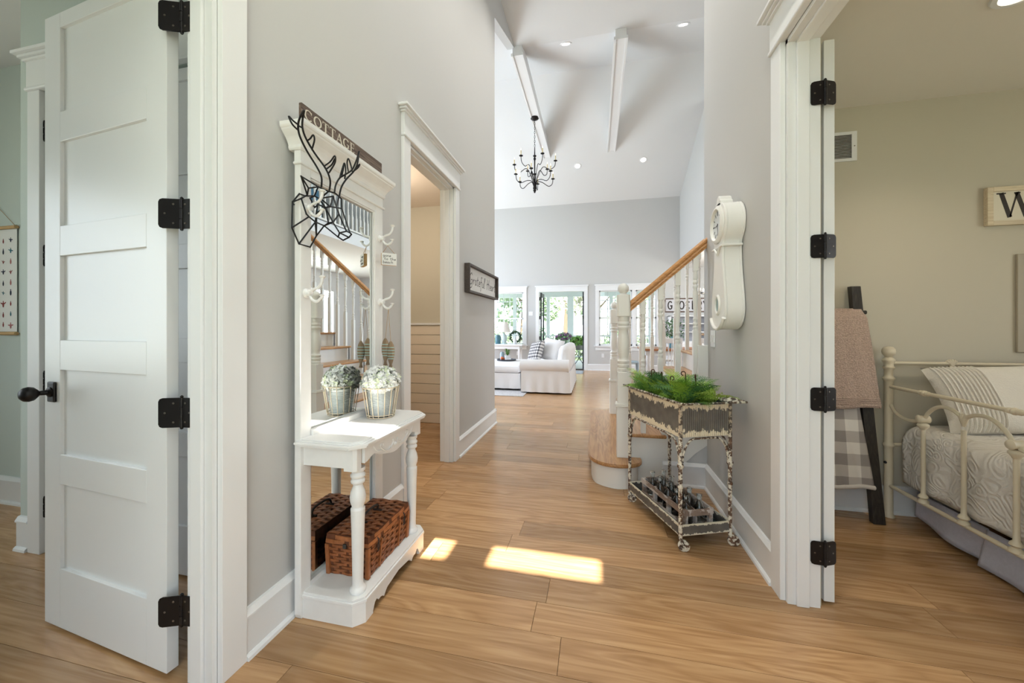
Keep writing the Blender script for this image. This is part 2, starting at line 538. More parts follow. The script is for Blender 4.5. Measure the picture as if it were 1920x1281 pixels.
# great room shell (vaulted, ridge running left to right)
YF = 10.8
def zn(y): return 5.6 + 0.40 * (y - 5.75)
def zf(y): return 4.75 + 0.457 * (YF - y)
YR = 7.45
g = G()
g.prism([(4.43, zn(4.43)), (YR, zn(YR)), (YR, zn(YR) + .15), (4.43, zn(4.43) + .15)], -6.12, XL - 0.12, 'yz')
g.prism([(5.75, 5.6), (YR, zn(YR)), (YR, zn(YR) + .15), (5.75, 5.75)], XL - 0.12, 5.2, 'yz')
struct('ceiling_vault_near', g, M_CEIL)
g = G(); g.prism([(YR, zf(YR)), (YF + .3, zf(YF + .3)), (YF + .3, zf(YF + .3) + .15), (YR, zf(YR) + .25)], -6.12, 5.2, 'yz')
struct('ceiling_vault_far', g, M_CEIL)
g = G(); g.prism([(4.55, zn(4.55)), (5.75, 5.6), (4.55, 5.6)], XL - 0.12, XL, 'yz'); struct('wall_cheek', g, M_WALL)
wall('wall_great_near', 'x', -6.12, XL - 0.12, 4.43, 4.55, 0, zn(4.43) + .1)
wall('wall_great_left', 'y', 4.43, YF, -6.12, -6.0, 0, 6.5, [(5.2, 10.2, 0.6, 3.8)])
WINS = [(-3.30, -2.08), (0.09, 0.98), (1.08, 1.62)]
DOOR = (-1.61, -0.325)
wall('wall_far', 'x', -6.12, 5.2, YF, YF + 0.14, 0, 4.9,
     [(WINS[0][0], WINS[0][1], .70, 2.25), (DOOR[0], DOOR[1], -.01, 2.25), (WINS[1][0], WINS[1][1], .70, 2.25), (WINS[2][0], WINS[2][1], .70, 2.25)])
g = G(); g.prism([(8.3, 2.82), (YF, 2.82), (YF, 4.8), (8.3, zf(8.3) + .1)], 2.21, 2.33, 'yz')
struct('wall_right_great', g, M_WALL)
# loft over the dining end
g = G(); g.box(2.21, 4.72, 2.82, 5.1, 8.3, 3.05); g.box(2.33, 8.301, 2.82, 5.1, YF, 3.05); struct('floor_loft', g, M_CEIL)
wall('wall_loft_right', 'y', 2.9, YF, 5.1, 5.2, 2.9, 6.5, [(5.3, 7.7, 3.9, 5.1)])
wall('wall_dining_right', 'y', 2.9, YF, 5.1, 5.2, 0, 2.9, [(6.0, 9.5, .8, 2.3)])
g = G(); g.prism([(2.33, 3.05), (5.1, 3.05), (5.1, 6.6), (2.33, 6.6)], 8.3, 8.4, 'xz'); struct('wall_loft_far', g, M_WALL)
# bedroom
wall('wall_bedroom_front', 'x', XR + 0.12, 4.3, -0.72, -0.6, 0, 2.8, material=M_BED)
wall('wall_bedroom_right', 'y', -0.72, 2.92, 4.2, 4.3, 0, 2.8, [(0.2, 1.8, 0.75, 2.25)], M_BED)
g = G(); g.box(XR + 0.12, 2.90, 0, 4.2, 2.925, 2.66); struct('wall_bedroom_far', g, M_BED)
g = G(); g.box(XR + 0.121, -0.6, 0, XR + 0.135, 0.55, 2.66); g.box(XR + 0.121, 1.865, 0, XR + 0.135, 2.90, 2.66); g.box(XR + .121, .55, 2.46, XR + .135, 1.865, 2.66)
struct('wall_bedroom_left', g, M_BED)
g = G(); g.box(XR + 0.12, -0.72, 2.66, 4.3, 2.92, 2.78); struct('ceiling_bedroom', g, mat('bedroom_ceiling', (228, 222, 210), 0.8))
# room through the near left doorway
wall('wall_closet', 'x', -3.06, XL - 0.10, 1.40, 1.52, 0, 3.1, [(-2.87, -1.65, -.01, 2.46)], M_SIDE)
g = G(); g.box(-3.06, 1.52, 0, -2.94, 1.85, 3.1); struct('wall_alcove_return', g, M_SIDE)
g = G(); g.box(-4.7, 1.75, 0, -3.06, 1.85, 3.1); struct('wall_alcove', g, M_SIDE)
wall('wall_side_left', 'y', -1.3, 1.85, -4.7, -4.6, 0, 3.1, [(-0.9, 0.5, 0.8, 2.4)], M_SIDE)
wall('wall_side_front', 'x', -4.7, XL - 0.10, -1.3, -1.2, 0, 3.1, material=M_SIDE)
g = G(); g.box(XL - 0.10, -1.3, 0, XL, -.6, 3.1); struct('wall_side_right', g, M_SIDE)
g = G(); g.box(-4.7, -1.3, 3.0, XL - 0.10, 1.85, 3.1); struct('ceiling_side', g, M_CEIL)
g = G(); g.box(-2.95, 1.9, 0, -1.5, 1.95, 2.6); struct('wall_closet_back', g, M_SIDE)
# powder room through the far left doorway
g = G(); g.box(-3.3, 4.39, 0, XL - 0.12, 4.43, 2.75); struct('wall_powder_far', g, M_POWDER)
g = G(); g.box(-3.3, 1.95, 0, -3.2, 4.43, 2.75); struct('wall_powder_left', g, M_POWDER)
g = G(); g.box(-3.3, 1.96, 0, XL - .12, 2.04, 2.75); struct('wall_powder_near', g, M_POWDER)
g = G(); g.box(-3.3, 1.95, 2.74, XL - .12, 4.43, 2.85); struct('ceiling_powder', g, mat('powder_ceiling', (236, 222, 205), 0.8))

# shiplap wainscot, board by board
ws = thing('wall_wainscot', 'cream shiplap wainscot boards through the far doorway', None, (-2.3, 4.38, 0)); ws['kind'] = 'structure'
for k in range(10):
    g = G(); z0 = 0.0 + k * 0.1235
    g.box(-3.19, 4.368, z0 + .0025, XL - .13, 4.39, z0 + .121); part('board', g, M_SHIP, ws, bevel=.003)
g = G(); g.box(-3.19, 4.350, 1.235, XL - .13, 4.39, 1.262); part('cap_rail', g, M_TRIM, ws, bevel=.004)

# ---------------------------------------------------------------- floor, plank by plank
fl = thing('floor', 'wide oak plank floor', None, (0, 3, 0)); fl['kind'] = 'structure'
g = G(); g.box(-6.1, -1.3, -.08, 5.2, 11.0, -.012); part('subfloor', g, M_SUB, fl)
PW = 0.165
rowlist = []
k = 0
y = 1.29 - 4 * PW
far = G()
rnd = random.Random(11)
while y < YF:
    y1 = y + PW
    xs = -4.5 if y < 1.8 else (-3.2 if y < 4.4 else -6.0)
    xe = 4.2 if y < 2.9 else 5.1
    x = xs - rnd.uniform(0, 1.6)
    while x < xe:
        ln = rnd.choice((1.1, 1.5, 1.9, 2.2))
        x1 = min(x + ln, xe)
        a = max(x, xs)
        if x1 - a > 0.02:
            if y < 5.6 and -3.0 < (a + x1) / 2 < 3.4:
                g = G(); g.box(a + .0009, y + .0009, -.012, x1 - .0009, y1 - .0009, 0.0)
                part('plank', g, M_OAK, fl)
            else:
                far.box(a + .0006, y + .0006, -.012, x1 - .0006, y1 - .0006, 0.0)
        x += ln
    y = y1
far.box(-6.0, -1.3, -.012, 4.2, 1.29 - 4 * PW, 0.0)
part('distant_planks', far, M_OAK, fl, kind='stuff')

# ---------------------------------------------------------------- baseboards and casings
def base_y(name, x, sgn, y0, y1, label=None):
    """baseboard along y on a wall face at x, sgn = direction into the room"""
    o = thing(name, label or 'white baseboard', None, (x, y0, 0)); o['kind'] = 'structure'
    g = G(); g.box(x, y0, 0, x + sgn * .016, y1, .150); part('board', g, M_TRIM, o)
    g = G(); g.prism([(x, .150), (x + sgn * .022, .150), (x + sgn * .022, .158), (x + sgn * .010, .178), (x, .180)], y0, y1, 'xz'); part('cap_moulding', g, M_TRIM, o)
    g = G(); g.prism([(x, 0), (x + sgn * .030, 0), (x + sgn * .028, .012), (x + sgn * .020, .020), (x, .022)], y0, y1, 'xz'); part('shoe_moulding', g, M_TRIM, o)
    return o
def base_x(name, y, sgn, x0, x1, label=None):
    o = thing(name, label or 'white baseboard', None, (x0, y, 0)); o['kind'] = 'structure'
    g = G(); g.box(x0, y, 0, x1, y + sgn * .016, .150); part('board', g, M_TRIM, o)
    g = G(); g.prism([(y, .150), (y + sgn * .022, .150), (y + sgn * .022, .158), (y + sgn * .010, .178), (y, .180)], x0, x1, 'yz'); part('cap_moulding', g, M_TRIM, o)
    g = G(); g.prism([(y, 0), (y + sgn * .030, 0), (y + sgn * .028, .012), (y + sgn * .020, .020), (y, .022)], x0, x1, 'yz'); part('shoe_moulding', g, M_TRIM, o)
    return o
base_y('baseboard_left', XL, 1, 1.101, 2.226, 'white baseboard behind the hall tree')
base_y('baseboard_left_far', XL, 1, 3.249, 4.575, 'white baseboard below the framed script sign')
base_x('baseboard_corner', 4.55, 1, -6.0, XL + .02)
base_y('baseboard_right', XR, -1, 1.955, 3.06, 'white baseboard on the right hall wall')
base_x('baseboard_stair', 3.05, -1, 0.50, XR - .014)
base_x('baseboard_far', YF, -1, DOOR[1] + .10, 5.1)
base_x('baseboard_far_left', YF, -1, -6.0, DOOR[0] - .10)
base_x('baseboard_bedroom', 2.90, -1, XR + .14, 4.2)
base_x('baseboard_closet', 1.40, -1, -3.06, -2.97)
base_x('baseboard_alcove', 1.75, -1, -4.6, -3.06)
base_x('baseboard_closet_right', 1.40, -1, -1.55, XL - .10)

def casing_y(name, x, sgn, y0, y1, H=2.46, label=None, wt=.12, ext=.002):
    """door casing on a wall face at x, opening y0..y1"""
    o = thing(name, label or 'white door casing with a capped head', None, (x, y0, 0)); o['kind'] = 'structure'
    t = sgn * .022
    for a, b in ((y0 - .092, y0), (y1, y1 + .092)):
        g = G(); g.box(x, a, 0, x + t, b, H); part('side_casing', g, M_TRIM, o, bevel=.002)
    g = G(); g.box(x, y0 - .098, H, x + sgn * .034, y1 + .098, H + .018); part('bead', g, M_TRIM, o, bevel=.006)
    g = G(); g.box(x, y0 - .092, H + .018, x + sgn * .026, y1 + .092, H + .155); part('head_board', g, M_TRIM, o)
    g = G(); a, b = y0 - .092, y1 + .092
    for z0, z1, e in ((.155, .168, .012), (.168, .182, .024), (.182, .198, .040)):
        g.box(x, a - e, H + z0, x + sgn * (.026 + e), b + e, H + z1)
    part('cap', g, M_TRIM, o, bevel=.003)
    # jambs and stops through the wall
    xb = x - sgn * wt
    g = G(); g.box(xb - sgn * ext, y0 - .001, 0, x, y0 + .018, H); part('jamb', g, M_TRIM, o)
    g = G(); g.box(xb - sgn * ext, y1 - .018, 0, x, y1 + .001, H); part('jamb', g, M_TRIM, o)
    g = G(); g.box(xb - sgn * ext, y0, H - .018, x, y1, H + .001); part('head_jamb', g, M_TRIM, o)
    for a, b in ((y0 + .018, y0 + .030), (y1 - .030, y1 - .018)):
        g = G(); g.box(x - sgn * .030, a, 0, x - sgn * .078, b, H - .018); part('door_stop', g, M_TRIM, o, bevel=.003)
    g = G(); g.box(x - sgn * .030, y0 + .018, H - .030, x - sgn * .078, y1 - .018, H - .018); part('head_stop', g, M_TRIM, o, bevel=.003)
    return o
casing_y('trim_1', XL, 1, 0.17, 1.01, wt=.10, label='white casing of the near left doorway')
tf = casing_y('trim_2', XL, 1, 2.32, 3.155, label='white casing of the far left doorway')
casing_y('trim_3', XR, -1, 0.55, 1.865, ext=.003, label='white casing of the bedroom doorway')
g = G(); g.box(XL - .062, 3.1365, .915, XL - .038, 3.1385, .975); part('strike_plate', g, M_BLACK, tf, bevel=.002)

# closet casing on the wall beyond the left door
o = thing('trim_4', 'white casing around the closed closet doors', None, (-2.87, 1.40, 0)); o['kind'] = 'structure'
for a, b in ((-2.962, -2.87), (-1.65, -1.558)):
    g = G(); g.box(a, 1.378, 0, b, 1.40, 2.46); part('side_casing', g, M_TRIM, o, bevel=.002)
g = G(); g.box(-2.968, 1.366, 2.46, -1.552, 1.40, 2.478); part('bead', g, M_TRIM, o, bevel=.006)
g = G(); g.box(-2.962, 1.374, 2.478, -1.558, 1.40, 2.615); part('head_board', g, M_TRIM, o)
g = G()
for z0, z1, e in ((2.615, 2.628, .012), (2.628, 2.642, .024), (2.642, 2.658, .040)): g.box(-2.962 - e, 1.374 - e, z0, -1.558 + e, 1.40, z1)
part('cap', g, M_TRIM, o, bevel=.003)

# ---------------------------------------------------------------- doors
def hinge(parent, pin, d1, d2, z, rs=.012):
    """butt hinge: two leaves leaving a knuckle at pin=(x,y); d1,d2 leaf vectors in plan"""
    g = G()
    pin = Vector((pin[0], pin[1], z))
    for d in (d1, d2):
        d = Vector((d[0], d[1], 0)); L_ = d.length; d.normalize(); n = Vector((0, 0, 1)).cross(d) * .0016
        w = [(0, -.05), (L_ - rs, -.05), (L_ - rs * .3, -.05 + rs * .3), (L_, -.05 + rs), (L_, .05 - rs), (L_ - rs * .3, .05 - rs * .3), (L_ - rs, .05), (0, .05)]
        g.hexa([pin + d * a + Vector((0, 0, b)) - n for a, b in w], [pin + d * a + Vector((0, 0, b)) + n for a, b in w])
    h = part('hinge', g, M_BLACK, parent)
    g = G()
    for k in range(3):
        g.lathe([(0.0062, -.05 + k * .0345), (.0062, -.05 + k * .0345 + .031)], pin, 10)
    g.lathe([(.0035, -.056), (.005, -.053), (.0035, .050), (.0055, .054), (.002, .058)], pin, 10)
    part('hinge_pin', g, M_BLACK, h, smooth=40)
    for d in (d1, d2):
        d = Vector((d[0], d[1], 0)); L_ = d.length; dn = d.normalized(); n = Vector((0, 0, 1)).cross(dn)
        for a, b in ((.35, -.032), (.72, 0), (.35, .032)):
            for sg in (-1, 1):
                c = pin + dn * (L_ * a) + Vector((0, 0, b)) + n * (.0018 * sg)
                g = G(); g.lathe([(.0036, 0), (.0030, .0012), (0, .0014)], c, 8, axis=(dn, Vector((0, 0, 1)), n * sg))
                part('screw', g, mat('screw_steel', (120, 112, 104), .35, metal=.8), h)
    return h

def panel_door(root, w, H=2.45, t=.036, z0=.012, knob_side=None):
    """five panel door in local space: hinge edge at x=0, face at y=0 looking +y"""
    sw = .108
    zs = [(.246 + k * .4525, .246 + k * .4525 + .335) for k in range(5)]
    for a, b in ((0, sw), (w - sw, w)):
        g = G(); g.box(a, -t, z0, b, 0, H); part('stile', g, M_TRIM, root, loc=(0, 0, 0), bevel=.0015)
    edges = [z0] + [v for p in zs for v in p] + [H]
    for k in range(0, 12, 2):
        g = G(); g.box(sw, -t, edges[k], w - sw, 0, edges[k + 1]); part('rail', g, M_TRIM, root, loc=(0, 0, 0), bevel=.0015)
    for a, b in zs:
        g = G(); g.box(sw - .005, -t + .012, a - .005, w - sw + .005, -.012, b + .005); part('panel', g, M_TRIM, root, loc=(0, 0, 0))

ang = math.pi - .0958
d1 = thing('door_1', 'white five panel door standing open on the left', None, (-1.436, .990, 0), ang); d1['kind'] = 'structure'
panel_door(d1, .745)
# knob set
kn = G(); kn.box(.745 - .088, 0, .905, .745 - .040, .010, .985)
kb = part('knob_plate', kn, M_BLACK, d1, loc=(0, 0, 0), bevel=.004)
g = G(); g.lathe([(.020, 0), (.020, .006), (.010, .012), (.009, .030), (.016, .036), (.026, .046), (.029, .058), (.026, .070), (.016, .079), (0, .082)], (.745 - .064, .008, .945), 18, axis=(Vector((1, 0, 0)), Vector((0, 0, 1)), Vector((0, 1, 0))))
part('knob', g, M_BLACK, kb, smooth=50, loc=(0, 0, 0))
for z in (.245, .914, 1.585, 2.25):
    hinge(d1, (-1.366, .9875), (-.064, -.026), (.044, .002), z)

d2 = thing('door_2', 'white bedroom door folded open behind its jamb', None, (.968, 1.880, 0), R90); d2['kind'] = 'structure'
panel_door(d2, .80, t=.040)
d2.location = (.968, 1.880, 0)
for z in (.238, .895, 1.549, 2.204):
    hinge(d2, (.952, 1.840), (-.052, .0045), (.050, .022), z)

dc = thing('door_3', 'closed white closet door beside the open left door', None, (-2.868, 1.404, 0), 0); dc['kind'] = 'structure'
d3b = G()
for n_, x0 in (('door_3', -2.868), ('door_4', -2.258)):
    if n_ == 'door_3':
        r_ = dc
    else:
        r_ = thing('door_4', 'closed white closet door seen through the hinge gap', None, (x0, 1.404, 0), 0); r_['kind'] = 'structure'
    # face looks towards -y, so build mirrored in y
    sw = .10; w = .606; t = .036
    zs = [(.246 + k * .4525, .246 + k * .4525 + .335) for k in range(5)]
    for a, b in ((0, sw), (w - sw, w)):
        g = G(); g.box(a, 0, .012, b, t, 2.45); part('stile', g, M_TRIM, r_, loc=(0, 0, 0), bevel=.0015)
    ed = [.012] + [v for p in zs for v in p] + [2.45]
    for k in range(0, 12, 2):
        g = G(); g.box(sw, 0, ed[k], w - sw, t, ed[k + 1]); part('rail', g, M_TRIM, r_, loc=(0, 0, 0), bevel=.0015)
    for a, b in zs:
        g = G(); g.box(sw - .005, .012, a - .005, w - sw + .005, t - .012, b + .005); part('panel', g, M_TRIM, r_, loc=(0, 0, 0))
for z in (.245, .914, 1.585, 2.25):
    hinge(dc, (-2.870, 1.398), (.010, .001), (-.010, .001), z, rs=.003)

# ---------------------------------------------------------------- collar beams, recessed lights
M_EMIT = mat('lamp_glow', (255, 250, 240), .4, emit=(255, 246, 232), estr=9.0)
for i, (x0, x1) in enumerate(((-1.29, -1.10), (.262, .462))):
    b = thing('trim_%d' % (5 + i), ('white boxed ceiling beam carrying the chandelier', 'white boxed ceiling beam right of the chandelier')[i], None, (x0, 5.6, 5.45)); b['kind'] = 'structure'
    ye = YF - (5.45 - 4.75) / .457
    g = G(); g.prism([(5.70, 5.45), (ye + .02, 5.45), (ye - .5, 5.70), (6.05, 5.70), (5.70, 5.62)], x0 + .02, x1 - .02, 'yz'); part('beam_box', g, M_TRIM, b)
    for a, c in ((x0, x0 + .03), (x1 - .03, x1)):
        g = G(); g.prism([(5.68, 5.435), (ye + .04, 5.435), (ye, 5.48), (5.68, 5.48)], a, c, 'yz'); part('edge_moulding', g, M_TRIM, b)

def recessed(p, n, label, power=6, color=(1.0, .96, .90), glow=M_EMIT):
    """can light: trim ring and glowing lens on a ceiling with normal n pointing into the room"""
    n = Vector(n).normalized(); p = Vector(p)
    q = n.to_track_quat('Z', 'Y').to_euler()
    t = thing('recessed_light', label, 'ceiling light', p)
    u = n.orthogonal().normalized(); ax = (u, n.cross(u), n)
    g = G(); g.lathe([(.060, -.01), (.060, .004), (.066, .010), (.085, .008), (.092, 0), (.092, -.01)], p, 24, axis=ax); part('trim_ring', g, M_TRIM, t, smooth=35)
    g = G(); g.lathe([(.060, -.012), (.058, .002), (0, .003)], p, 24, axis=ax); part('lens', g, glow, t, smooth=35)
    l = lamp('recessed_lamp', 'SPOT', p + n * .03, power, color, spot_size=2.3, spot_blend=.8, shadow_soft_size=.06)
    l.rotation_euler = n.to_track_quat('-Z', 'Y').to_euler()
    l.parent = t; l.matrix_parent_inverse = PINV[t.name]
    return t
nf = (0, -.457, -1); nn = (0, .40, -1)
recessed((-.449, 9.59, zf(9.59)), nf, 'glowing recessed light on the far slope beside the beam foot')
recessed((1.131, 9.59, zf(9.59)), nf, 'rightmost glowing recessed light on the far slope')
recessed((-1.985, 9.59, zf(9.59)), nf, 'glowing recessed light behind the chandelier')
recessed((-.458, 5.90, zn(5.90)), nn, 'recessed light on the high ceiling between the two beams')
recessed((1.253, 5.90, zn(5.90)), nn, 'recessed light on the high ceiling near the right wall')
recessed((1.80, 2.06, 2.66), (0, 0, -1), 'recessed light in the bedroom ceiling', power=21, color=(1.0, .86, .68))
for k, yy in enumerate((.7, 2.5, 4.3)):  # unseen downlights added to lift the hall walls
    recessed((-.2, yy, HZ), (0, 0, -1), ('first', 'second', 'third')[k] + ' added recessed light, unseen, brightening the tall hall', power=110, color=(1.0, .96, .90))
lamp('powder_room_lamp', 'POINT', (-2.2, 3.2, 2.4), 22, (1.0, .88, .74), shadow_soft_size=.12)
# ================================================================= HALL TREE AND WHAT IS ON IT
M_WHITE = mat('painted_white', (240, 239, 236), 0.35, vary=0.02, vscale=20)
M_MIRROR = mat('mirror_silver', (238, 242, 240), 0.0, metal=1.0)
ht = thing('hall_tree', 'tall white hall tree with mirror, turned legs and coat hooks on the left wall', 'hall tree', (-1.06, 1.61, 0))
xb, xf = -1.212, -1.182
g = G(); g.prism([(1.305, .02), (1.312, 0), (1.355, 0), (1.362, .02), (1.362, 1.88), (1.305, 1.88)], xb, xf, 'yz'); part('stile', g, M_WHITE, ht, bevel=.003)
g = G(); g.box(xb, 1.835, 0, xf, 1.912, 1.88); part('stile', g, M_WHITE, ht, bevel=.003)
g = G(); g.box(xb, 1.362, 1.84, xf, 1.835, 1.88); part('frieze', g, M_WHITE, ht)
g = G(); g.box(xb, 1.305, 1.88, xf, 1.912, 1.94); part('top_board', g, M_WHITE, ht)
g = G(); g.box(xb, 1.296, 1.872, xf + .010, 1.921, 1.884); part('bead', g, M_WHITE, ht, bevel=.004)
g = G(); g.box(xb, 1.362, .09, xf, 1.835, .125); part('bottom_rail', g, M_WHITE, ht)
g = G()
prof = [(1.932, .006), (1.938, .011), (1.944, .012), (1.950, .011), (1.956, .014), (1.966, .020), (1.977, .029), (1.988, .042), (1.998, .053), (2.003, .055), (2.006, .060), (2.012, .063), (2.026, .064)]
def ring(e): return [(xb - .02, 1.305 - e * .85), (xf + e, 1.305 - e * .85), (xf + e, 1.912 + e * .45), (xb - .02, 1.912 + e * .45)]
for (z0, e0), (z1, e1) in zip(prof, prof[1:]): g.hexa([(x, y, z0) for x, y in ring(e0)], [(x, y, z1) for x, y in ring(e1)])
part('cornice', g, M_WHITE, ht, smooth=30)
g = G(); g.box(-1.206, 1.360, .12, -1.199, 1.838, 1.842); part('mirror', g, M_MIRROR, ht, label='tall mirror pane')
g = G()   # bevelled beads around the glass
for a, b in ((1.362, 1.370), (1.827, 1.835)): g.box(-1.199, a, .125, -1.187, b, 1.84)
g.box(-1.199, 1.362, 1.832, -1.187, 1.835, 1.84)
part('mirror_bead', g, M_WHITE, ht, bevel=.002)
# table
def poly(o): return [(-1.199, 1.292 - o), (-.950, 1.292 - o), (-.902 + o, 1.342), (-.902 + o, 1.866), (-.950, 1.916 + o), (-1.199, 1.916 + o)]
g = G(); g.prism(poly(0), .715, .724); g.prism(poly(.006), .724, .733); g.prism(poly(-.006), .733, .738); g.prism(poly(-.016), .738, .743); part('table_top', g, M_WHITE, ht, bevel=.0015)
g = G(); g.box(-1.1992, 1.363, .742, -1.172, 1.834, .768); part('back_ledge', g, M_WHITE, ht, bevel=.003)
for yy in (1.322, 1.872):
    g = G(); g.box(-1.182, yy, .632, -.985, yy + .018, .715); part('side_apron', g, M_WHITE, ht)
for yy in (1.318, 1.846):
    g = G(); c = .012; a, b, p, q = -.990, -.938, yy, yy + .052
    g.prism([(a, p), (b - c, p), (b, p + c), (b, q - c), (b - c, q), (a, q)], .622, .715); part('corner_block', g, M_WHITE, ht)
g = G()
low = [(1.37 + .476 * i / 28, .640 - .024 * math.exp(-((i - 14) / 5.0) ** 2) + .020 * math.exp(-((i - 4) / 2.4) ** 2) + .020 * math.exp(-((i - 24) / 2.4) ** 2)) for i in range(29)]
for (y0, z0), (y1, z1) in zip(low, low[1:]): g.hexa([(-.945, y0, z0), (-.930, y0, z0), (-.930, y1, z1), (-.945, y1, z1)], [(-.945, y0, .715), (-.930, y0, .715), (-.930, y1, .715), (-.945, y1, .715)])
part('front_apron', g, M_WHITE, ht)
g = G()
for sg in (-1, 1):
    cy = 1.608
    sp = [(-.929, cy + sg * (.012 + .022 * t * math.cos(t * 5.2) + .03 * t), .668 + .020 * t * math.sin(t * 5.2)) for t in (i / 14 for i in range(15))]
    g.tube(sp, .0035, 6)
    g.tube(smooth_path([(-.929, cy + sg * .03, .645), (-.928, cy + sg * .07, .640), (-.929, cy + sg * .10, .655), (-.929, cy + sg * .125, .678), (-.929, cy + sg * .105, .685), (-.929, cy + sg * .098, .672)]), .0035, 6)
    g.tube(smooth_path([(-.929, cy + sg * .115, .655), (-.929, cy + sg * .15, .665), (-.929, cy + sg * .175, .690)]), [.003] * 12 + [.001], 6)
g.ball((-.929, 1.608, .652), .010, 10)
part('carved_scroll', g, M_WHITE, ht, smooth=60)
leg = [(.030, .106), (.033, .112), (.033, .120), (.026, .127), (.022, .133), (.0215, .16), (.0255, .36), (.0285, .446), (.0285, .452), (.024, .456), (.024, .462), (.030, .480), (.032, .500), (.028, .523), (.020, .543), (.019, .552), (.027, .558), (.029, .566), (.026, .573), (.022, .577), (.029, .583), (.030, .592), (.025, .598), (.023, .603), (.029, .610), (.029, .622)]
for yy in (1.376, 1.842):
    g = G(); g.lathe(leg, (-.966, yy, 0), 20); part('leg', g, M_WHITE, ht, smooth=50)
# base with scalloped front
def bpoly(o): return [(-1.199, 1.318 - o), (-.951, 1.318 - o), (-.914 + o, 1.354), (-.914 + o, 1.876), (-.951, 1.914 + o), (-1.199, 1.914 + o)]
g = G(); g.prism(bpoly(.004), .084, .096); g.prism(bpoly(-.002), .096, .106); part('base_shelf', g, M_WHITE, ht, bevel=.0015)
for yy in (1.318, 1.898):
    g = G(); g.box(-1.199, yy, 0, -.970, yy + .016, .084); part('base_side', g, M_WHITE, ht)
for y0, y1, s in ((1.318, 1.354, 1), (1.876, 1.914, -1)):
    g = G()
    if s > 0: g.prism([(-.970, 1.318), (-.951, 1.318), (-.914, 1.354), (-.914, 1.405), (-.930, 1.405)], 0, .084)
    else: g.prism([(-.930, 1.825), (-.914, 1.825), (-.914, 1.876), (-.951, 1.914), (-.970, 1.914)], 0, .084)
    part('base_foot', g, M_WHITE, ht)
g = G(); n = 30
def sc_z(t): 
    d = abs(t - .5) * 2
    return .022 + .028 * (1 - d) - .020 * max(0, 1 - abs(d - .60) / .10) if d < .82 else .010 + .05 * math.sqrt(max(0, 1 - ((d - .82) / .18) ** 2)) * .7
pts = [(1.405 + .42 * i / n, sc_z(i / n)) for i in range(n + 1)]
for (y0, z0), (y1, z1) in zip(pts, pts[1:]): g.hexa([(-.930, y0, z0), (-.914, y0, z0), (-.914, y1, z1), (-.930, y1, z1)], [(-.930, y0, .084), (-.914, y0, .084), (-.914, y1, .084), (-.930, y1, .084)])
part('scalloped_front', g, M_WHITE, ht)
# coat hooks
def coat_hook(y, z):
    g = G()
    g.lathe([(.019, 0), (.020, .004), (.013, .008), (.010, .014), (.015, .020), (.012, .027), (0, .030)], (xf, y, z), 14, axis=(Vector((0, 1, 0)), Vector((0, 0, 1)), Vector((1, 0, 0))))
    g.tube(smooth_path([(xf + .018, y, z + .002), (xf + .034, y, z + .014), (xf + .060, y, z + .022), (xf + .076, y, z + .040), (xf + .080, y, z + .062)], 5), .0062, 8)
    g.lathe([(.006, -.002), (.012, .003), (.013, .007), (.006, .010), (0, .011)], (xf + .080, y, z + .062), 10)
    g.tube(smooth_path([(xf + .018, y, z - .004), (xf + .030, y, z - .026), (xf + .052, y, z - .036), (xf + .072, y, z - .024), (xf + .078, y, z - .014)], 5), .0060, 8)
    g.lathe([(.006, -.002), (.011, .002), (.011, .006), (0, .009)], (xf + .078, y, z - .014), 10)
    part('coat_hook', g, M_WHITE, ht, smooth=50)
for yy in (1.333, 1.880):
    for zz in (1.700, 1.345): coat_hook(yy, zz)

# word sign on top of the cornice
M_SIGNW = wood('weathered_board', (70, 58, 50), (98, 82, 72), (128, 110, 98), rough=.8, grain=(2, 40, 40), along='y')
sg = thing('word_sign', 'weathered brown board sign lettered COTTAGE standing on top of the hall tree', 'sign', (-1.145, 1.55, 2.027))
g = G(); g.box(-1.152, 1.262, 2.027, -1.138, 1.832, 2.096); part('board', g, M_SIGNW, sg, bevel=.002)
g = G(); w = lettering(g, 'COTTAGE', (-1.138, 1.277, 2.040), (0, 1, 0), (0, 0, 1), .043, True, 1.12)
part('lettering', g, mat('cream_print', (216, 208, 192), .8), sg)

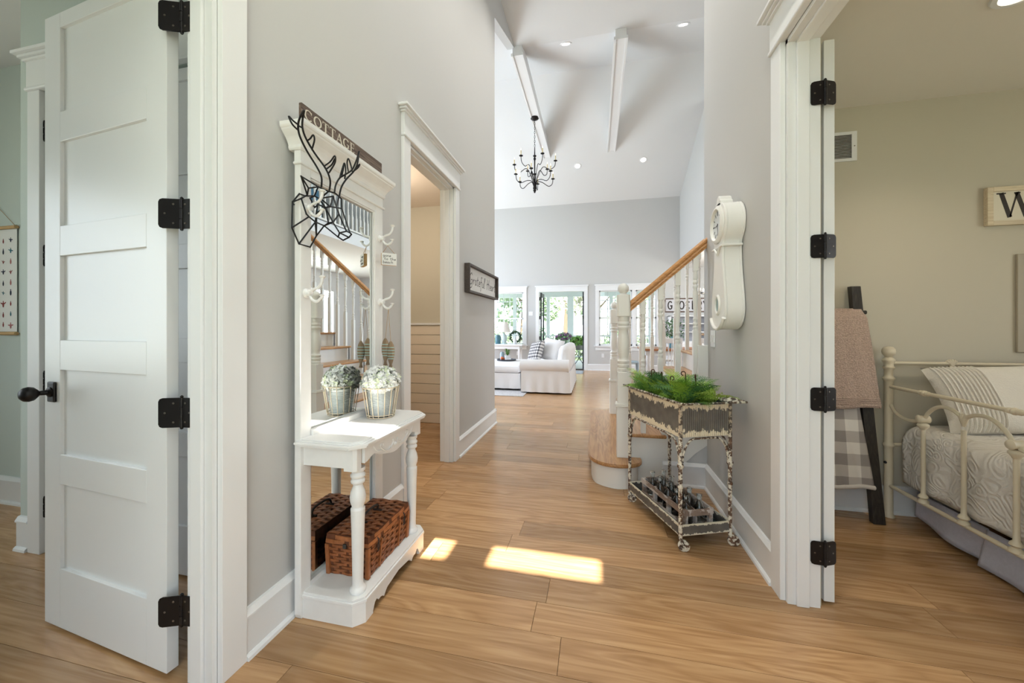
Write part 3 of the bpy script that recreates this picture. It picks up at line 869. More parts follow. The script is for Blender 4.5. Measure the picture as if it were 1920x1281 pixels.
# wire deer head
dr = thing('wire_deer_head', 'black wire stag head with antlers hung on the hall tree', 'wall decoration', (-1.15, 1.36, 1.55))
DV = {'a': (-1.188, 1.27, 1.706), 'b': (-1.189, 1.268, 1.602), 'c': (-1.185, 1.3, 1.544), 'd': (-1.175, 1.35, 1.541), 'e': (-1.183, 1.3, 1.749), 'f': (-1.176, 1.325, 1.748), 'g': (-1.174, 1.3, 1.729), 'h': (-1.159, 1.31, 1.668), 'i': (-1.155, 1.32, 1.659), 'j': (-1.141, 1.34, 1.642), 'k': (-1.115, 1.36, 1.63), 'l': (-1.127, 1.33, 1.684), 'm': (-1.162, 1.37, 1.592), 'n': (-1.15, 1.345, 1.753), 'o': (-1.133, 1.35, 1.742), 'p': (-1.092, 1.34, 1.699), 'q': (-1.12, 1.33, 1.71), 'r': (-1.128, 1.335, 1.678), 's': (-1.082, 1.345, 1.636), 't': (-1.061, 1.345, 1.637), 'u': (-1.086, 1.36, 1.708), 'v': (-1.071, 1.38, 1.71), 'w': (-1.055, 1.375, 1.679), 'x': (-1.041, 1.36, 1.596), 'y': (-1.027, 1.385, 1.608), 'z': (-1.021, 1.4, 1.605), 'A1': (-1.021, 1.41, 1.601), 'B1': (-1.026, 1.4, 1.586), 'C1': (-1.043, 1.385, 1.571), 'D1': (-1.048, 1.36, 1.579), 'E1': (-1.086, 1.43, 1.764), 'F1': (-1.076, 1.42, 1.718), 'G1': (-1.119, 1.33, 1.783), 'ET': (-1.148, 1.27, 1.806), 'EB': (-1.163, 1.32, 1.749), 'EI': (-1.148, 1.31, 1.773), 'H1': (-1.11, 1.38, 1.781), 'I1': (-1.095, 1.4, 1.781), 'J1': (-1.09, 1.42, 1.772), 'K1': (-1.133, 1.36, 1.747), 'L1': (-1.103, 1.4, 1.767), 'M1': (-1.167, 1.34, 1.744), 'N1': (-1.14, 1.335, 1.701)}
DA = [[(-1.112, 1.34, 1.785), (-1.095, 1.32, 1.817), (-1.092, 1.29, 1.846), (-1.096, 1.24, 1.89), (-1.082, 1.19, 1.921), (-1.07, 1.17, 1.948), (-1.051, 1.16, 1.972), (-1.03, 1.155, 1.989)], [(-1.09, 1.36, 1.776), (-1.07, 1.34, 1.809), (-1.067, 1.31, 1.845), (-1.078, 1.26, 1.888), (-1.073, 1.21, 1.921), (-1.065, 1.185, 1.946), (-1.05, 1.17, 1.972), (-1.03, 1.155, 1.989)], [(-1.077, 1.175, 1.934), (-1.077, 1.15, 1.941), (-1.078, 1.135, 1.962), (-1.074, 1.15, 1.954), (-1.07, 1.17, 1.949)], [(-1.073, 1.22, 1.916), (-1.057, 1.215, 1.919), (-1.04, 1.21, 1.928), (-1.043, 1.22, 1.914), (-1.071, 1.24, 1.892)], [(-1.072, 1.31, 1.857), (-1.038, 1.3, 1.866), (-1.009, 1.29, 1.882), (-1.016, 1.3, 1.86), (-1.06, 1.32, 1.831)], [(-1.067, 1.315, 1.846), (-1.035, 1.305, 1.856), (-1.013, 1.295, 1.874)], [(-1.07, 1.17, 1.946), (-1.064, 1.183, 1.944)], [(-1.104, 1.41, 1.788), (-1.106, 1.42, 1.823), (-1.102, 1.44, 1.861), (-1.078, 1.45, 1.88), (-1.053, 1.46, 1.903), (-1.042, 1.475, 1.951), (-1.04, 1.49, 1.995)], [(-1.089, 1.42, 1.769), (-1.09, 1.435, 1.816), (-1.081, 1.455, 1.858), (-1.059, 1.48, 1.905), (-1.055, 1.5, 1.949), (-1.061, 1.52, 2.011)], [(-1.102, 1.44, 1.861), (-1.098, 1.45, 1.9), (-1.093, 1.46, 1.935), (-1.086, 1.46, 1.903), (-1.084, 1.45, 1.86)], [(-1.094, 1.445, 1.873), (-1.093, 1.452, 1.904), (-1.093, 1.46, 1.933)], [(-1.073, 1.46, 1.894), (-1.083, 1.465, 1.936), (-1.08, 1.47, 1.958), (-1.072, 1.475, 1.932), (-1.064, 1.475, 1.9)], [(-1.059, 1.48, 1.905), (-1.046, 1.49, 1.922), (-1.043, 1.5, 1.942), (-1.054, 1.49, 1.926)]]
M_WIRE = mat('black_wire', (32, 33, 34), .45, metal=.4)
ED = 'a-b b-c c-d a-e e-f a-g g-f g-h h-i b-i i-j c-j l-m d-m m-k j-k j-l l-q r-p q-p q-o f-n n-o o-p k-s s-t p-s p-t t-x t-w p-u u-v v-w w-y v-F1 F1-z x-y y-z z-A1 A1-B1 B1-C1 C1-D1 D1-x k-D1 x-B1 o-H1 K1-L1 H1-I1 I1-J1 J1-E1 E1-F1 u-L1 K1-u L1-v G1-H1 G1-EI G1-ET ET-EB ET-EI EI-EB EB-f G1-n M1-n M1-N1 N1-q H1-K1 J1-v m-j k-t'.split()
g = G()
for e in ED:
    a, b = e.split('-')
    a, b = Vector(DV[a]), Vector(DV[b]); mid = (a + b) / 2
    g.tube([a, mid, b], .0031, 6)
for k in DV: g.ball(DV[k], .0036, 6)
part('head_wires', g, M_WIRE, dr, smooth=60)
for i in (0, 1):
    g = G()
    for w in (DA[:7] if i == 0 else DA[7:]):
        pth = smooth_path(w, 5); g.tube(pth, .0036 if len(w) > 5 else .0031, 6)
    part('antler', g, M_WIRE, dr, smooth=60)
g = G(); g.tube([DV['a'], Vector(DV['a']) + Vector((.004, .004, -.012)), Vector(DV['a']) + Vector((0, .010, -.006))], .002, 6); part('hanging_loop', g, M_WIRE, dr)

# hanging beach sign and wooden fish on the right-hand hooks
hs = thing('hanging_plaque', 'small white hanging plaque with grey words below the upper right hook', 'sign', (-1.12, 1.87, 1.53))
a, b = Vector((-1.150, 1.845, 0)), Vector((-1.092, 1.900, 0)); u = (b - a).normalized(); nrm = Vector((u.y, -u.x, 0))
g = G(); c = (a + b) / 2 + Vector((0, 0, 1.580)); g.obb(c, u * (b - a).length / 2, Vector((0, 0, .033)), nrm * .009); part('block', g, wood('pine', (196, 150, 96), (214, 170, 116), (226, 186, 134), rough=.6, grain=(3, 40, 40), along='x'), hs, bevel=.001)
g = G(); g.obb(c + nrm * .0096, u * (b - a).length / 2, Vector((0, 0, .033)), nrm * .0008); part('white_face', g, mat('plaque_white', (232, 230, 226), .6), hs)
# handwritten words
HW = {'g': [[(.3, .45), (.15, .5), (.05, .3), (.15, .1), (.3, .2), (.32, .45), (.3, -.1), (.15, -.25), (.05, -.15)]], 'o': [[(.2, .5), (.06, .35), (.1, .1), (.25, .05), (.34, .25), (.25, .48), (.2, .5)]],
      'n': [[(.05, .5), (.06, .05), (.08, .3), (.2, .5), (.3, .35), (.32, .05)]], 'e': [[(.06, .28), (.32, .3), (.25, .5), (.1, .42), (.06, .2), (.18, .04), (.34, .14)]], 't': [[(.18, .85), (.16, .2), (.24, .04), (.34, .12)], [(.03, .55), (.34, .58)]],
      'h': [[(.06, .95), (.06, .05), (.1, .35), (.22, .5), (.3, .35), (.32, .04)]], 'b': [[(.06, .95), (.06, .05), (.2, .04), (.33, .2), (.25, .45), (.08, .4)]], 'a': [[(.3, .45), (.14, .5), (.05, .25), (.14, .05), (.28, .2), (.32, .48), (.3, .15), (.38, .05)]],
      'c': [[(.32, .42), (.18, .5), (.06, .3), (.12, .08), (.32, .1)]], 'r': [[(.06, .5), (.07, .04), (.09, .3), (.2, .48), (.32, .44)]], 'f': [[(.36, .9), (.24, 1.0), (.16, .8), (.14, -.2), (.05, -.3)], [(.02, .48), (.32, .52)]],
      'u': [[(.05, .5), (.07, .15), (.18, .04), (.3, .2), (.33, .5), (.33, .1), (.4, .05)]], 'l': [[(.1, .5), (.26, .9), (.16, 1.0), (.1, .6), (.12, .1), (.28, .06)]],
      'G': [[(.6, .85), (.4, 1.0), (.12, .7), (.12, .25), (.35, .02), (.58, .2), (.6, .45), (.38, .42)], [(.6, .45), (.58, -.15), (.3, -.3)]], 'H': [[(.1, 1.0), (.14, .5), (.06, 0)], [(.58, 1.05), (.5, .5), (.56, 0)], [(.0, .48), (.3, .6), (.66, .52)]], ' ': []}
def handwriting(g, text, org, right, up, size, w, nrm, xs=1.0, slant=.12):
    x = 0
    for ch in text:
        for s in HW[ch]:
            pts = [org + right * ((x + p[0] + slant * p[1]) * size * xs) + up * (p[1] * size) for p in s]
            g.strip(smooth_path(pts, 4), w, nrm, .0008)
        x += (.78 if ch in 'GH' else .42) if ch != ' ' else .35
g = G()
for txt, dz, off in (('gone', .012, .006), ('to the', -.006, .012), ('beach', -.024, .006)):
    handwriting(g, txt, a + Vector((0, 0, 1.580 + dz)) + nrm * .0106 + u * off, u, Vector((0, 0, 1)), .0165, .0022, nrm, 1.6, .05)
part('lettering', g, mat('grey_print', (120, 118, 116), .8), hs)
hk = Vector((-1.132, 1.880, 1.658))
g = G(); g.tube([a + Vector((0, 0, 1.612)) + u * .006, hk, b + Vector((0, 0, 1.612)) - u * .006], .0013, 6); part('string', g, mat('jute', (176, 142, 100), .9), hs)

fs = thing('wooden_fish_pair', 'pair of striped driftwood fish hanging from the lower right hook', 'ornament', (-1.12, 1.87, .97))
M_FISH = mat('driftwood', (150, 126, 100), .8, vary=.25, vscale=40, stretch=(1, 1, .3)); M_FSTR = mat('fish_stripe', (176, 212, 206), .7)
for dx, dy, dz in ((-.020, .004, .016), (.018, -.004, 0)):
    cx, cy, zt = -1.124 + dx, 1.872 + dy, 1.128 + dz
    g = G(); g.lathe([(0, 0), (.006, -.004), (.014, -.022), (.0185, -.050), (.0175, -.080), (.011, -.112), (.006, -.130), (.008, -.142), (.011, -.152), (0, -.154)], (cx, cy, zt), 14, sx=1.25, sy=.6); f = part('fish', g, M_FISH, fs, smooth=60)
    for k, (r, zz) in enumerate(((.0165, -.036), (.0190, -.052), (.0188, -.068), (.0168, -.084), (.0140, -.098))):
        g = G(); g.lathe([(r * 1.0, -.0018), (r * 1.04, 0), (r * 1.0, .0018)], (cx, cy, zt + zz), 14, sx=1.26, sy=.62); part('stripe', g, M_FSTR, f)
    g = G(); g.tube([(cx, cy, zt - .004), (-1.128, 1.880, 1.306)], .0011, 6); part('cord', g, mat('jute', (176, 142, 100), .9), fs)

# wicker hamper on the shelf
M_WICK = mat('wicker', (152, 90, 52), .42, vary=.38, vscale=30, bump=.3, bscale=120)
M_WICKL = mat('wicker_light', (166, 102, 60), .42, vary=.3, vscale=30)
M_WDARK = mat('wicker_under', (104, 60, 36), .7, vary=.3, vscale=30)  # darker wicker copy, recess shade painted into the colour
wb = thing('wicker_hamper', 'brown woven wicker hamper with a lid on the hall tree shelf', 'basket', (-1.065, 1.62, .106))
x0, x1, y0, y1, zb, zt = -1.172, -.958, 1.438, 1.798, .107, .292
ins = .012
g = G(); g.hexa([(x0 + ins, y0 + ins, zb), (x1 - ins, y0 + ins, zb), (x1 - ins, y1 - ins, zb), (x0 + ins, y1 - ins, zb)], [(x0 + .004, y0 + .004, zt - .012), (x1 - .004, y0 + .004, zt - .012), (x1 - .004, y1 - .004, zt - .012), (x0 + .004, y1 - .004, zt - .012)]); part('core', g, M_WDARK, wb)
def weave(P, nu, nv, out):
    """interlaced flat strips over the surface P(u,v)->point, out = outward normal"""
    g = G(); out = Vector(out); wr_ = random.Random(nu * nv)
    for j in range(nv):
        for i in range(nu):
            if (i + j) % 2 == 0:
                a0, a1 = (i - .34) / nu, (i + 1.34) / nu
                b0, b1 = (j + .06 + wr_.uniform(-.05, .05)) / nv, (j + .94 + wr_.uniform(-.06, .04)) / nv
                a0, a1 = max(0, a0), min(1, a1); am = (a0 + a1) / 2
                for s0, s1, h0, h1 in ((a0, am, .0008, .0048), (am, a1, .0048, .0008)):
                    g.hexa([P(s0, b0) + out * (h0 - .002), P(s1, b0) + out * (h1 - .002), P(s1, b1) + out * (h1 - .002), P(s0, b1) + out * (h0 - .002)],
                           [P(s0, b0) + out * h0, P(s1, b0) + out * h1, P(s1, b1) + out * h1, P(s0, b1) + out * h0])
    return g
def bil(p, q, r, s): 
    p, q, r, s = map(Vector, (p, q, r, s)); return lambda a, b: (p*(1-a) + q*a)*(1-b) + (s*(1-a) + r*a)*b
zl = .242
e2 = ins * .3
fr = bil((x1 - ins, y0 + ins, zb), (x1 - ins, y1 - ins, zb), (x1 - e2, y1 - e2, zl), (x1 - e2, y0 + e2, zl))
lf = bil((x0 + ins, y0 + ins, zb), (x1 - ins, y0 + ins, zb), (x1 - e2, y0 + e2, zl), (x0 + e2, y0 + e2, zl))
bk = bil((x0 + ins, y0 + ins, zb), (x0 + ins, y1 - ins, zb), (x0 + e2, y1 - e2, zl), (x0 + e2, y0 + e2, zl))
rt = bil((x0 + ins, y1 - ins, zb), (x1 - ins, y1 - ins, zb), (x1 - e2, y1 - e2, zl), (x0 + e2, y1 - e2, zl))
for P_, nu, nv, out in ((fr, 8, 10, (1, 0, 0)), (lf, 5, 10, (0, -1, 0)), (bk, 8, 10, (-1, 0, 0)), (rt, 5, 10, (0, 1, 0))):
    part('woven_side', weave(P_, nu, nv, out), M_WICK, wb, kind='stuff')
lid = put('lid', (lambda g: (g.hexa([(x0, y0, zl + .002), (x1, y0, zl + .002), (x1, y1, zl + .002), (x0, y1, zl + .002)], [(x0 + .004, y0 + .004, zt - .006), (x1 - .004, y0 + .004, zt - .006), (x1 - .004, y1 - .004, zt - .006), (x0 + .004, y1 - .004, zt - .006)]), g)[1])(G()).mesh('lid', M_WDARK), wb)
part('woven_top', weave(bil((x0 + .006, y0 + .006, zt - .005), (x1 - .006, y0 + .006, zt - .005), (x1 - .006, y1 - .006, zt - .005), (x0 + .006, y1 - .006, zt - .005)), 5, 20, (0, 0, 1)), M_WICK, lid, kind='stuff')
for P_, nu, out in ((bil((x1, y0, zl + .004), (x1, y1, zl + .004), (x1 - .003, y1 - .003, zt - .008), (x1 - .003, y0 + .003, zt - .008)), 5, (1, 0, 0)), (bil((x0, y0, zl + .004), (x1, y0, zl + .004), (x1 - .003, y0 + .003, zt - .008), (x0 + .003, y0 + .003, zt - .008)), 3, (0, -1, 0))):
    part('lid_band', weave(P_, nu, 2, out), M_WICKL, lid, kind='stuff')
for k, (xx, yy) in enumerate(((x1, y0), (x0, y0), (x1, y1))):
    g = G(); i = ins * .6; sx = -1 if xx == x1 else 1; sy = 1 if yy == y0 else -1
    g.hexa([(xx + sx * (i - .006), yy + sy * (i - .006), zb), (xx + sx * (i + .012), yy + sy * (i - .006), zb), (xx + sx * (i + .012), yy + sy * (i + .012), zb), (xx + sx * (i - .006), yy + sy * (i + .012), zb)],
           [(xx - sx * .003, yy - sy * .003, zl), (xx + sx * .014, yy - sy * .003, zl), (xx + sx * .014, yy + sy * .014, zl), (xx - sx * .003, yy + sy * .014, zl)]); part('corner_band', g, M_WICKL, wb, bevel=.002)
for yy in (1.535, 1.70):
    g = G(); g.tube([(x1 - ins * .9 + .004, yy, zb + .004), (x1 + .005, yy, zl - .003)], .0045, 6); part('upright_band', g, M_WICKL, wb)
M_LEATH = mat('dark_leather', (52, 40, 34), .6)
g = G(); hp = [(-1.065, 1.545, zt), (-1.062, 1.548, zt + .022), (-1.060, 1.575, zt + .034), (-1.060, 1.645, zt + .034), (-1.062, 1.672, zt + .022), (-1.065, 1.675, zt)]
g.tube(smooth_path(hp, 4), .0055, 8); g.tube([(-1.085, 1.55, zt + .002), (-1.04, 1.55, zt + .002)], .005, 6); g.tube([(-1.085, 1.67, zt + .002), (-1.04, 1.67, zt + .002)], .005, 6)
part('carry_handle', g, M_LEATH, lid, smooth=60)
for yy in (1.505, 1.735):
    g = G(); g.tube(smooth_path([(x1 - .002, yy, .262), (x1 + .010, yy - .004, .250), (x1 + .010, yy - .002, .215), (x1 + .002, yy, .196)], 4), .0028, 6)
    g.tube([(x1 + .006, yy + .006 * math.cos(t), .222 + .016 * math.sin(t)) for t in (i * math.pi / 6 for i in range(12))], .0022, 6, closed=True); part('toggle_latch', g, M_LEATH, wb, smooth=60)
g = G(); g.box(-1.082, y0 - .006, .232, -1.066, y0 + .002, .252); part('metal_tab', g, mat('old_steel', (86, 84, 80), .4, metal=.7), wb, bevel=.002)

# bucket of hydrangeas in a wire basket
fb = thing('flower_bucket', 'galvanised bucket of white hydrangeas inside a cream wire basket on the hall tree', 'flower bucket', (-1.083, 1.733, .743))
cx, cy, cz = -1.083, 1.733, .743
M_GALV = mat('galvanised', (200, 205, 204), .42, metal=.6, vary=.12, vscale=25)
pr_ = [(0, .008), (.050, .008), (.052, .012)]
for k in range(18):
    z = .016 + k * .0065; r = .052 + (.067 - .052) * k / 17
    pr_ += [(r + .0012, z), (r, z + .003)]
pr_ += [(.068, .134), (.072, .137), (.072, .141), (.068, .143), (.064, .141), (.062, .10), (0, .10)]
g = G(); g.lathe(pr_, (cx, cy, cz), 32); part('bucket', g, M_GALV, fb, smooth=30)
M_CW = mat('cream_wire', (222, 206, 178), .5)
wbk = G()
for k in range(16):
    a = 2 * math.pi * k / 16
    wbk.tube([(cx + r * math.cos(a), cy + r * math.sin(a), cz + z) for r, z in ((.066, .004), (.070, .02), (.090, .155))], .0021, 6)
for r, z, w_ in ((.066, .004, .0026), (.090, .155, .0026), (.069, .016, .002)):
    wbk.tube([(cx + r * math.cos(t), cy + r * math.sin(t), cz + z) for t in (2 * math.pi * i / 28 for i in range(28))], w_, 6, closed=True)
part('wire_basket', wbk, M_CW, fb, smooth=60)
M_PET = mat('hydrangea_white', (246, 247, 242), .6, vary=.03, vscale=40); M_PETG = mat('hydrangea_green', (224, 234, 200), .6, vary=.08, vscale=40)
rd = random.Random(3)
pw, pgn = G(), G()
def floret(g, c, n, s):
    n = n.normalized(); u = n.orthogonal().normalized(); v = n.cross(u); ph = rd.uniform(0, 6.28)
    for k in range(4):
        a = ph + k * math.pi / 2; d = u * math.cos(a) + v * math.sin(a); e = n.cross(d)
        tip = rd.uniform(.1, .45)
        p0 = c; p1 = c + d * s * .55 + e * s * .45 + n * s * .12; p2 = c + d * s + n * s * tip; p3 = c + d * s * .55 - e * s * .45 + n * s * .12
        g.quad(p0, p1, p2, p3)
for k in range(560):
    th = rd.uniform(0, 2 * math.pi); ph = math.acos(rd.uniform(-.45, 1)); 
    d = Vector((math.sin(ph) * math.cos(th), math.sin(ph) * math.sin(th), math.cos(ph)))
    lump = 1 + .10 * math.sin(3 * th + 1) * math.sin(2 * ph)
    c = Vector((cx, cy, cz + .178)) + Vector((d.x * .088, d.y * .088, d.z * .076)) * lump * rd.uniform(.86, 1.04)
    floret(pgn if rd.random() < .16 else pw, c, d + Vector((rd.uniform(-.4, .4), rd.uniform(-.4, .4), rd.uniform(-.4, .4))), rd.uniform(.013, .019))
part('white_petals', pw, M_PET, fb, kind='stuff', fix=False)
part('green_petals', pgn, M_PETG, fb, kind='stuff', fix=False)
g = G(); g.ball((cx, cy, cz + .165), .062, 12); part('flower_core', g, mat('flower_core', (206, 216, 186), .8), fb, smooth=60)

# framed script sign on the left wall
ss = thing('framed_sign', 'dark framed white sign with script words on the far left hall wall', 'sign', (XL, 4.0, 1.55))
M_FR = wood('dark_frame', (52, 44, 40), (72, 62, 56), (92, 80, 72), rough=.6, grain=(2, 40, 40), along='y')
sy0, sy1, sz0, sz1, sx = 3.435, 4.535, 1.548, 1.832, XL + .055
for nm, bxx in (('frame_end', (sy0, sy0 + .022, sz0, sz1)), ('frame_end', (sy1 - .022, sy1, sz0, sz1)), ('frame_rail', (sy0 + .022, sy1 - .022, sz1 - .022, sz1)), ('frame_rail', (sy0 + .022, sy1 - .022, sz0, sz0 + .022))):
    g = G(); g.box(XL + .001, bxx[0], bxx[2], sx, bxx[1], bxx[3]); part(nm, g, M_FR, ss, bevel=.002)
g = G(); g.box(XL + .001, sy0 + .02, sz0 + .02, XL + .016, sy1 - .02, sz1 - .02); part('panel', g, mat('sign_white', (226, 224, 220), .7, vary=.05, vscale=14, stretch=(1, .3, 6)), ss)
g = G(); handwriting(g, 'Grateful Heart', Vector((XL + .0162, sy0 + .09, 1.640)), Vector((0, 1, 0)), Vector((0, 0, 1)), .118, .0085, Vector((1, 0, 0)), 1.28)
part('script_lettering', g, mat('script_ink', (84, 82, 82), .8), ss, kind='stuff')

# insect poster in the alcove beyond the left door
po = thing('insect_poster', 'hanging paper chart of insects on the alcove wall', 'poster', (-4.05, 1.745, 1.15))
g = G(); g.box(-4.30, 1.742, 1.175, -3.845, 1.744, 1.875); part('paper', g, mat('poster_paper', (236, 234, 228), .8), po)
for z in (1.150, 1.875):
    g = G(); g.tube([(-4.32, 1.736, z + .012), (-3.835, 1.736, z + .012)], .012, 8); part('wood_bar', g, mat('pine_bar', (204, 168, 120), .6), po, smooth=60)
g = G(); g.tube([(-4.30, 1.738, 1.89), (-4.07, 1.744, 2.06), (-3.845, 1.738, 1.89)], .0015, 6); part('string', g, mat('jute', (176, 142, 100), .9), po)
rd = random.Random(9)
inks = [mat('ink_red', (138, 62, 58), .8), mat('ink_navy', (44, 48, 66), .8), mat('ink_teal', (58, 110, 120), .8), mat('ink_rose', (176, 112, 108), .8)]
for col in range(6):
    x = -3.905 - col * .075
    for row in range(9):
        z = 1.80 - row * .073 + rd.uniform(-.006, .006); s = rd.uniform(.55, 1.0)
        m_ = rd.choice(inks); g = G(); y_ = 1.7415
        g.prism([(x + .009 * s * math.cos(t), z + .019 * s * math.sin(t)) for t in (i * math.pi / 5 for i in range(10))], y_ - .0004, y_, 'xz')
        g.prism([(x + .005 * s * math.cos(t), z + .022 * s + .005 * s * math.sin(t)) for t in (i * math.pi / 3 for i in range(6))], y_ - .0004, y_, 'xz')
        if rd.random() < .65:
            for sgn in (-1, 1):
                ang_ = rd.uniform(-.3, .6)
                g.prism([(x + sgn * .004, z + .010 * s), (x + sgn * .028 * s, z + .010 * s + .018 * ang_), (x + sgn * .026 * s, z + .002 * s + .018 * ang_), (x + sgn * .006, z + .001)][::sgn], y_ - .0003, y_, 'xz')
        part('printed_insect', g, m_, po)
# ================================================================= STAIRCASE
M_NEWEL = mat('stair_white', (238, 236, 229), 0.4)
RISE, RUN, YN, YFAR = .19, .235, 3.05, 4.60
st = thing('staircase', 'white staircase with oak treads, turned balusters and a rounded first step', 'staircase', (.25, 3.8, 0))
def first_outline(o):
    """rounded starting step seen from above, shrunk by o"""
    near = smooth_path([(-.062 + o, 3.30), (-.062 + o, 3.12), (-.035 + o, 2.98), (.045 + o * .7, 2.885 + o), (.16, 2.855 + o), (.27 - o * .4, 2.885 + o), (.335 - o, 2.955 + o * .6), (.345 - o, 3.05)], 4)
    near = [(p[0], p[1]) for p in [Vector((a, b, 0)) for a, b in []]] or [(p.x, p.y) for p in near]
    far = [(x, 7.65 - y) for x, y in near[::-1]]
    return near + far
def smooth2(pts, n): return [(p.x, p.y) for p in smooth_path([(a, b, 0) for a, b in pts], n)]
def first_outline(o):
    near = smooth2([(-.062 + o, 3.30), (-.062 + o, 3.12), (-.035 + o, 2.98), (.045 + o * .7, 2.885 + o), (.16, 2.855 + o), (.27 - o * .4, 2.885 + o), (.335 - o, 2.955 + o * .6), (.345 - o, 3.05)], 4)
    return near + [(x, 7.65 - y) for x, y in near[::-1]]
g = G(); g.prism(first_outline(.028), 0.0, .163); part('riser', g, M_NEWEL, st, smooth=40, label='curved white first riser')
g = G(); g.prism(first_outline(.004), .163, .168); g.prism(first_outline(0), .168, .184); g.prism(first_outline(.005), .184, .19); part('tread', g, M_OAKY, st, smooth=40, bevel=.002, label='rounded oak starting tread')
NST = 14
def riser_x(k): return .262 + RUN * (k - 2)
for k in range(2, NST + 1):
    x = riser_x(k); xn = riser_x(k + 1)
    ya = YN - .03 if x < .60 else (3.135 if x > .80 else YN - .03)
    g = G()
    if k == 4: g.box(x - .028, YN - .03, RISE * k - .027, .815, YFAR + .03, RISE * k); g.box(.815, 3.135, RISE * k - .027, xn + .004, YFAR + .03, RISE * k)
    else: g.box(x - .028, ya, RISE * k - .027, xn + (.030 if k == 2 else .004), YFAR + .03, RISE * k)
    part('tread', g, M_OAKY, st, bevel=.010)
    g = G(); yb = YN + .004 if x < .80 else 3.135
    g.box(x, yb, RISE * (k - 1), x + .018, YFAR, RISE * k - .027); part('riser', g, M_NEWEL, st)
# open-side stringers
def stringer(y0, y1, xe, kmax):
    g = G()
    for k in range(2, kmax + 1):
        a, b = riser_x(k), min(riser_x(k + 1), xe)
        if b <= a: continue
        lo = max(0, (a - .62) * .81 + .16) if a > .50 else 0
        lo2 = max(0, (b - .62) * .81 + .16) if b > .50 else 0
        g.hexa([(a, y0, lo), (b, y0, lo2), (b, y1, lo2), (a, y1, lo)], [(a, y0, RISE * k - .027), (b, y0, RISE * k - .027), (b, y1, RISE * k - .027), (a, y1, RISE * k - .027)])
    return g
part('stringer', stringer(YN, YN + .02, .815, 5), M_NEWEL, st)
part('stringer', stringer(YFAR - .02, YFAR, 3.6, NST), M_NEWEL, st)
g = G(); g.box(.745, YN - .034, .42, .8145, YN + .004, 1.07); part('skirt_end', g, M_NEWEL, st, bevel=.003)
g = G(); g.prism([(.49, 0), (.815, 0), (.815, .45), (.62, .30), (.49, .18)], YN + .006, YN + .03, 'xz'); sw_ = struct('wall_under_stair', g, M_WALL)
g = G(); g.prism([(.49, 0), (5.0, 0), (5.0, 3.0), (3.6, 2.6), (.62, .2)], YFAR - .06, YFAR - .025, 'xz'); struct('wall_under_stair_far', g, M_WALL)

def newel(y, zb, h, name='newel_post'):
    x = .213
    g = G(); q = .052
    def sq(s, a, b): g.box(x - s, y - s, a, x + s, y + s, b)
    sq(.052, zb, zb + .395 * h); sq(.060, zb + .395 * h, zb + .408 * h); sq(.057, zb + .408 * h, zb + .420 * h); sq(.047, zb + .420 * h, zb + .665 * h)
    o = part(name, g, M_NEWEL, st, bevel=.003)
    z = lambda t: zb + t * h
    pr = [(.044, .665), (.046, .675), (.046, .690), (.040, .697), (.046, .706), (.046, .722), (.040, .729), (.046, .738), (.046, .752), (.038, .760), (.036, .775), (.042, .800), (.046, .850), (.046, .900), (.042, .945), (.036, .985), (.040, 1.0), (.045, 1.006), (.045, 1.020), (.039, 1.028), (.045, 1.036), (.045, 1.052), (.040, 1.060), (.044, 1.070), (.044, 1.100)]
    g = G(); g.lathe([(r, z(t)) for r, t in pr], (x, y, 0), 20); part('turned_shaft', g, M_NEWEL, o, smooth=40)
    g = G(); c = .012; s = .050
    oct_ = [(x - s + c, y - s), (x + s - c, y - s), (x + s, y - s + c), (x + s, y + s - c), (x + s - c, y + s), (x - s + c, y + s), (x - s, y + s - c), (x - s, y - s + c)]
    g.prism(oct_, z(1.10), z(1.268)); part('top_block', g, M_NEWEL, o, bevel=.003)
    g = G(); zz = z(1.268); R = .043
    g.lathe([(.040, zz), (.036, zz + .006), (.026, zz + .010), (.024, zz + .016)] + [(R * math.sin(a), zz + .052 - R * math.cos(a)) for a in (math.radians(30 + 15 * i) for i in range(10))] + [(0, zz + .052 + R)], (x, y, 0), 20); part('ball_finial', g, M_NEWEL, o, smooth=40)
newel(3.07, .19, 1.0)
newel(4.58, .19, .965)
bprof = [(.0175, 0), (.0165, .008), (.019, .016), (.019, .026), (.0145, .034), (.019, .042), (.019, .052), (.0145, .060), (.012, .068), (.0185, .084), (.0145, .094), (.0125, .110), (.0155, .180), (.0190, .250), (.0180, .290), (.0130, .315), (.0185, .325), (.0185, .340), (.013, .348), (.0185, .358), (.0185, .372), (.0140, .382), (.0185, .394), (.0185, .41), (.015, .43), (.0175, .45)]
def rail_z(x): return 1.365 + .865 * (x - .262)
def tread_z(x):
    k = 1
    while riser_x(k + 1) <= x + .028: k += 1
    return RISE * k
def baluster(x, y):
    top = rail_z(x) - .030; t1 = rail_z(x) - .145; t0 = t1 - .45; s = .0185
    g = G()
    g.box(x - s, y - s, tread_z(x), x + s, y + s, t0); g.box(x - s, y - s, t1, x + s, y + s, top)
    g.lathe([(r, t0 + z) for r, z in bprof], (x, y, 0), 14)
    part('baluster', g, M_NEWEL, st, smooth=40)
for x in (.362, .489, .614, .739): baluster(x, 3.075)
for k in range(15): baluster(.387 + .125 * k, 4.575)
def handrail(y, x0, x1, parent):
    g = G()
    sec = [(-.021, -.040), (.021, -.040), (.021, -.028), (.026, -.020), (.022, -.004), (.030, .010), (.030, .024), (.018, .038), (-.018, .038), (-.030, .024), (-.030, .010), (-.022, -.004), (-.026, -.020), (-.021, -.028)]
    a = [(x0, y + p, rail_z(x0) + q) for p, q in sec]; b = [(x1, y + p, rail_z(x1) + q) for p, q in sec]
    g.hexa(a, b); part('handrail', g, M_RAIL, parent)
handrail(3.075, .262, .8148, st)
handrail(4.575, .262, 2.21, st)

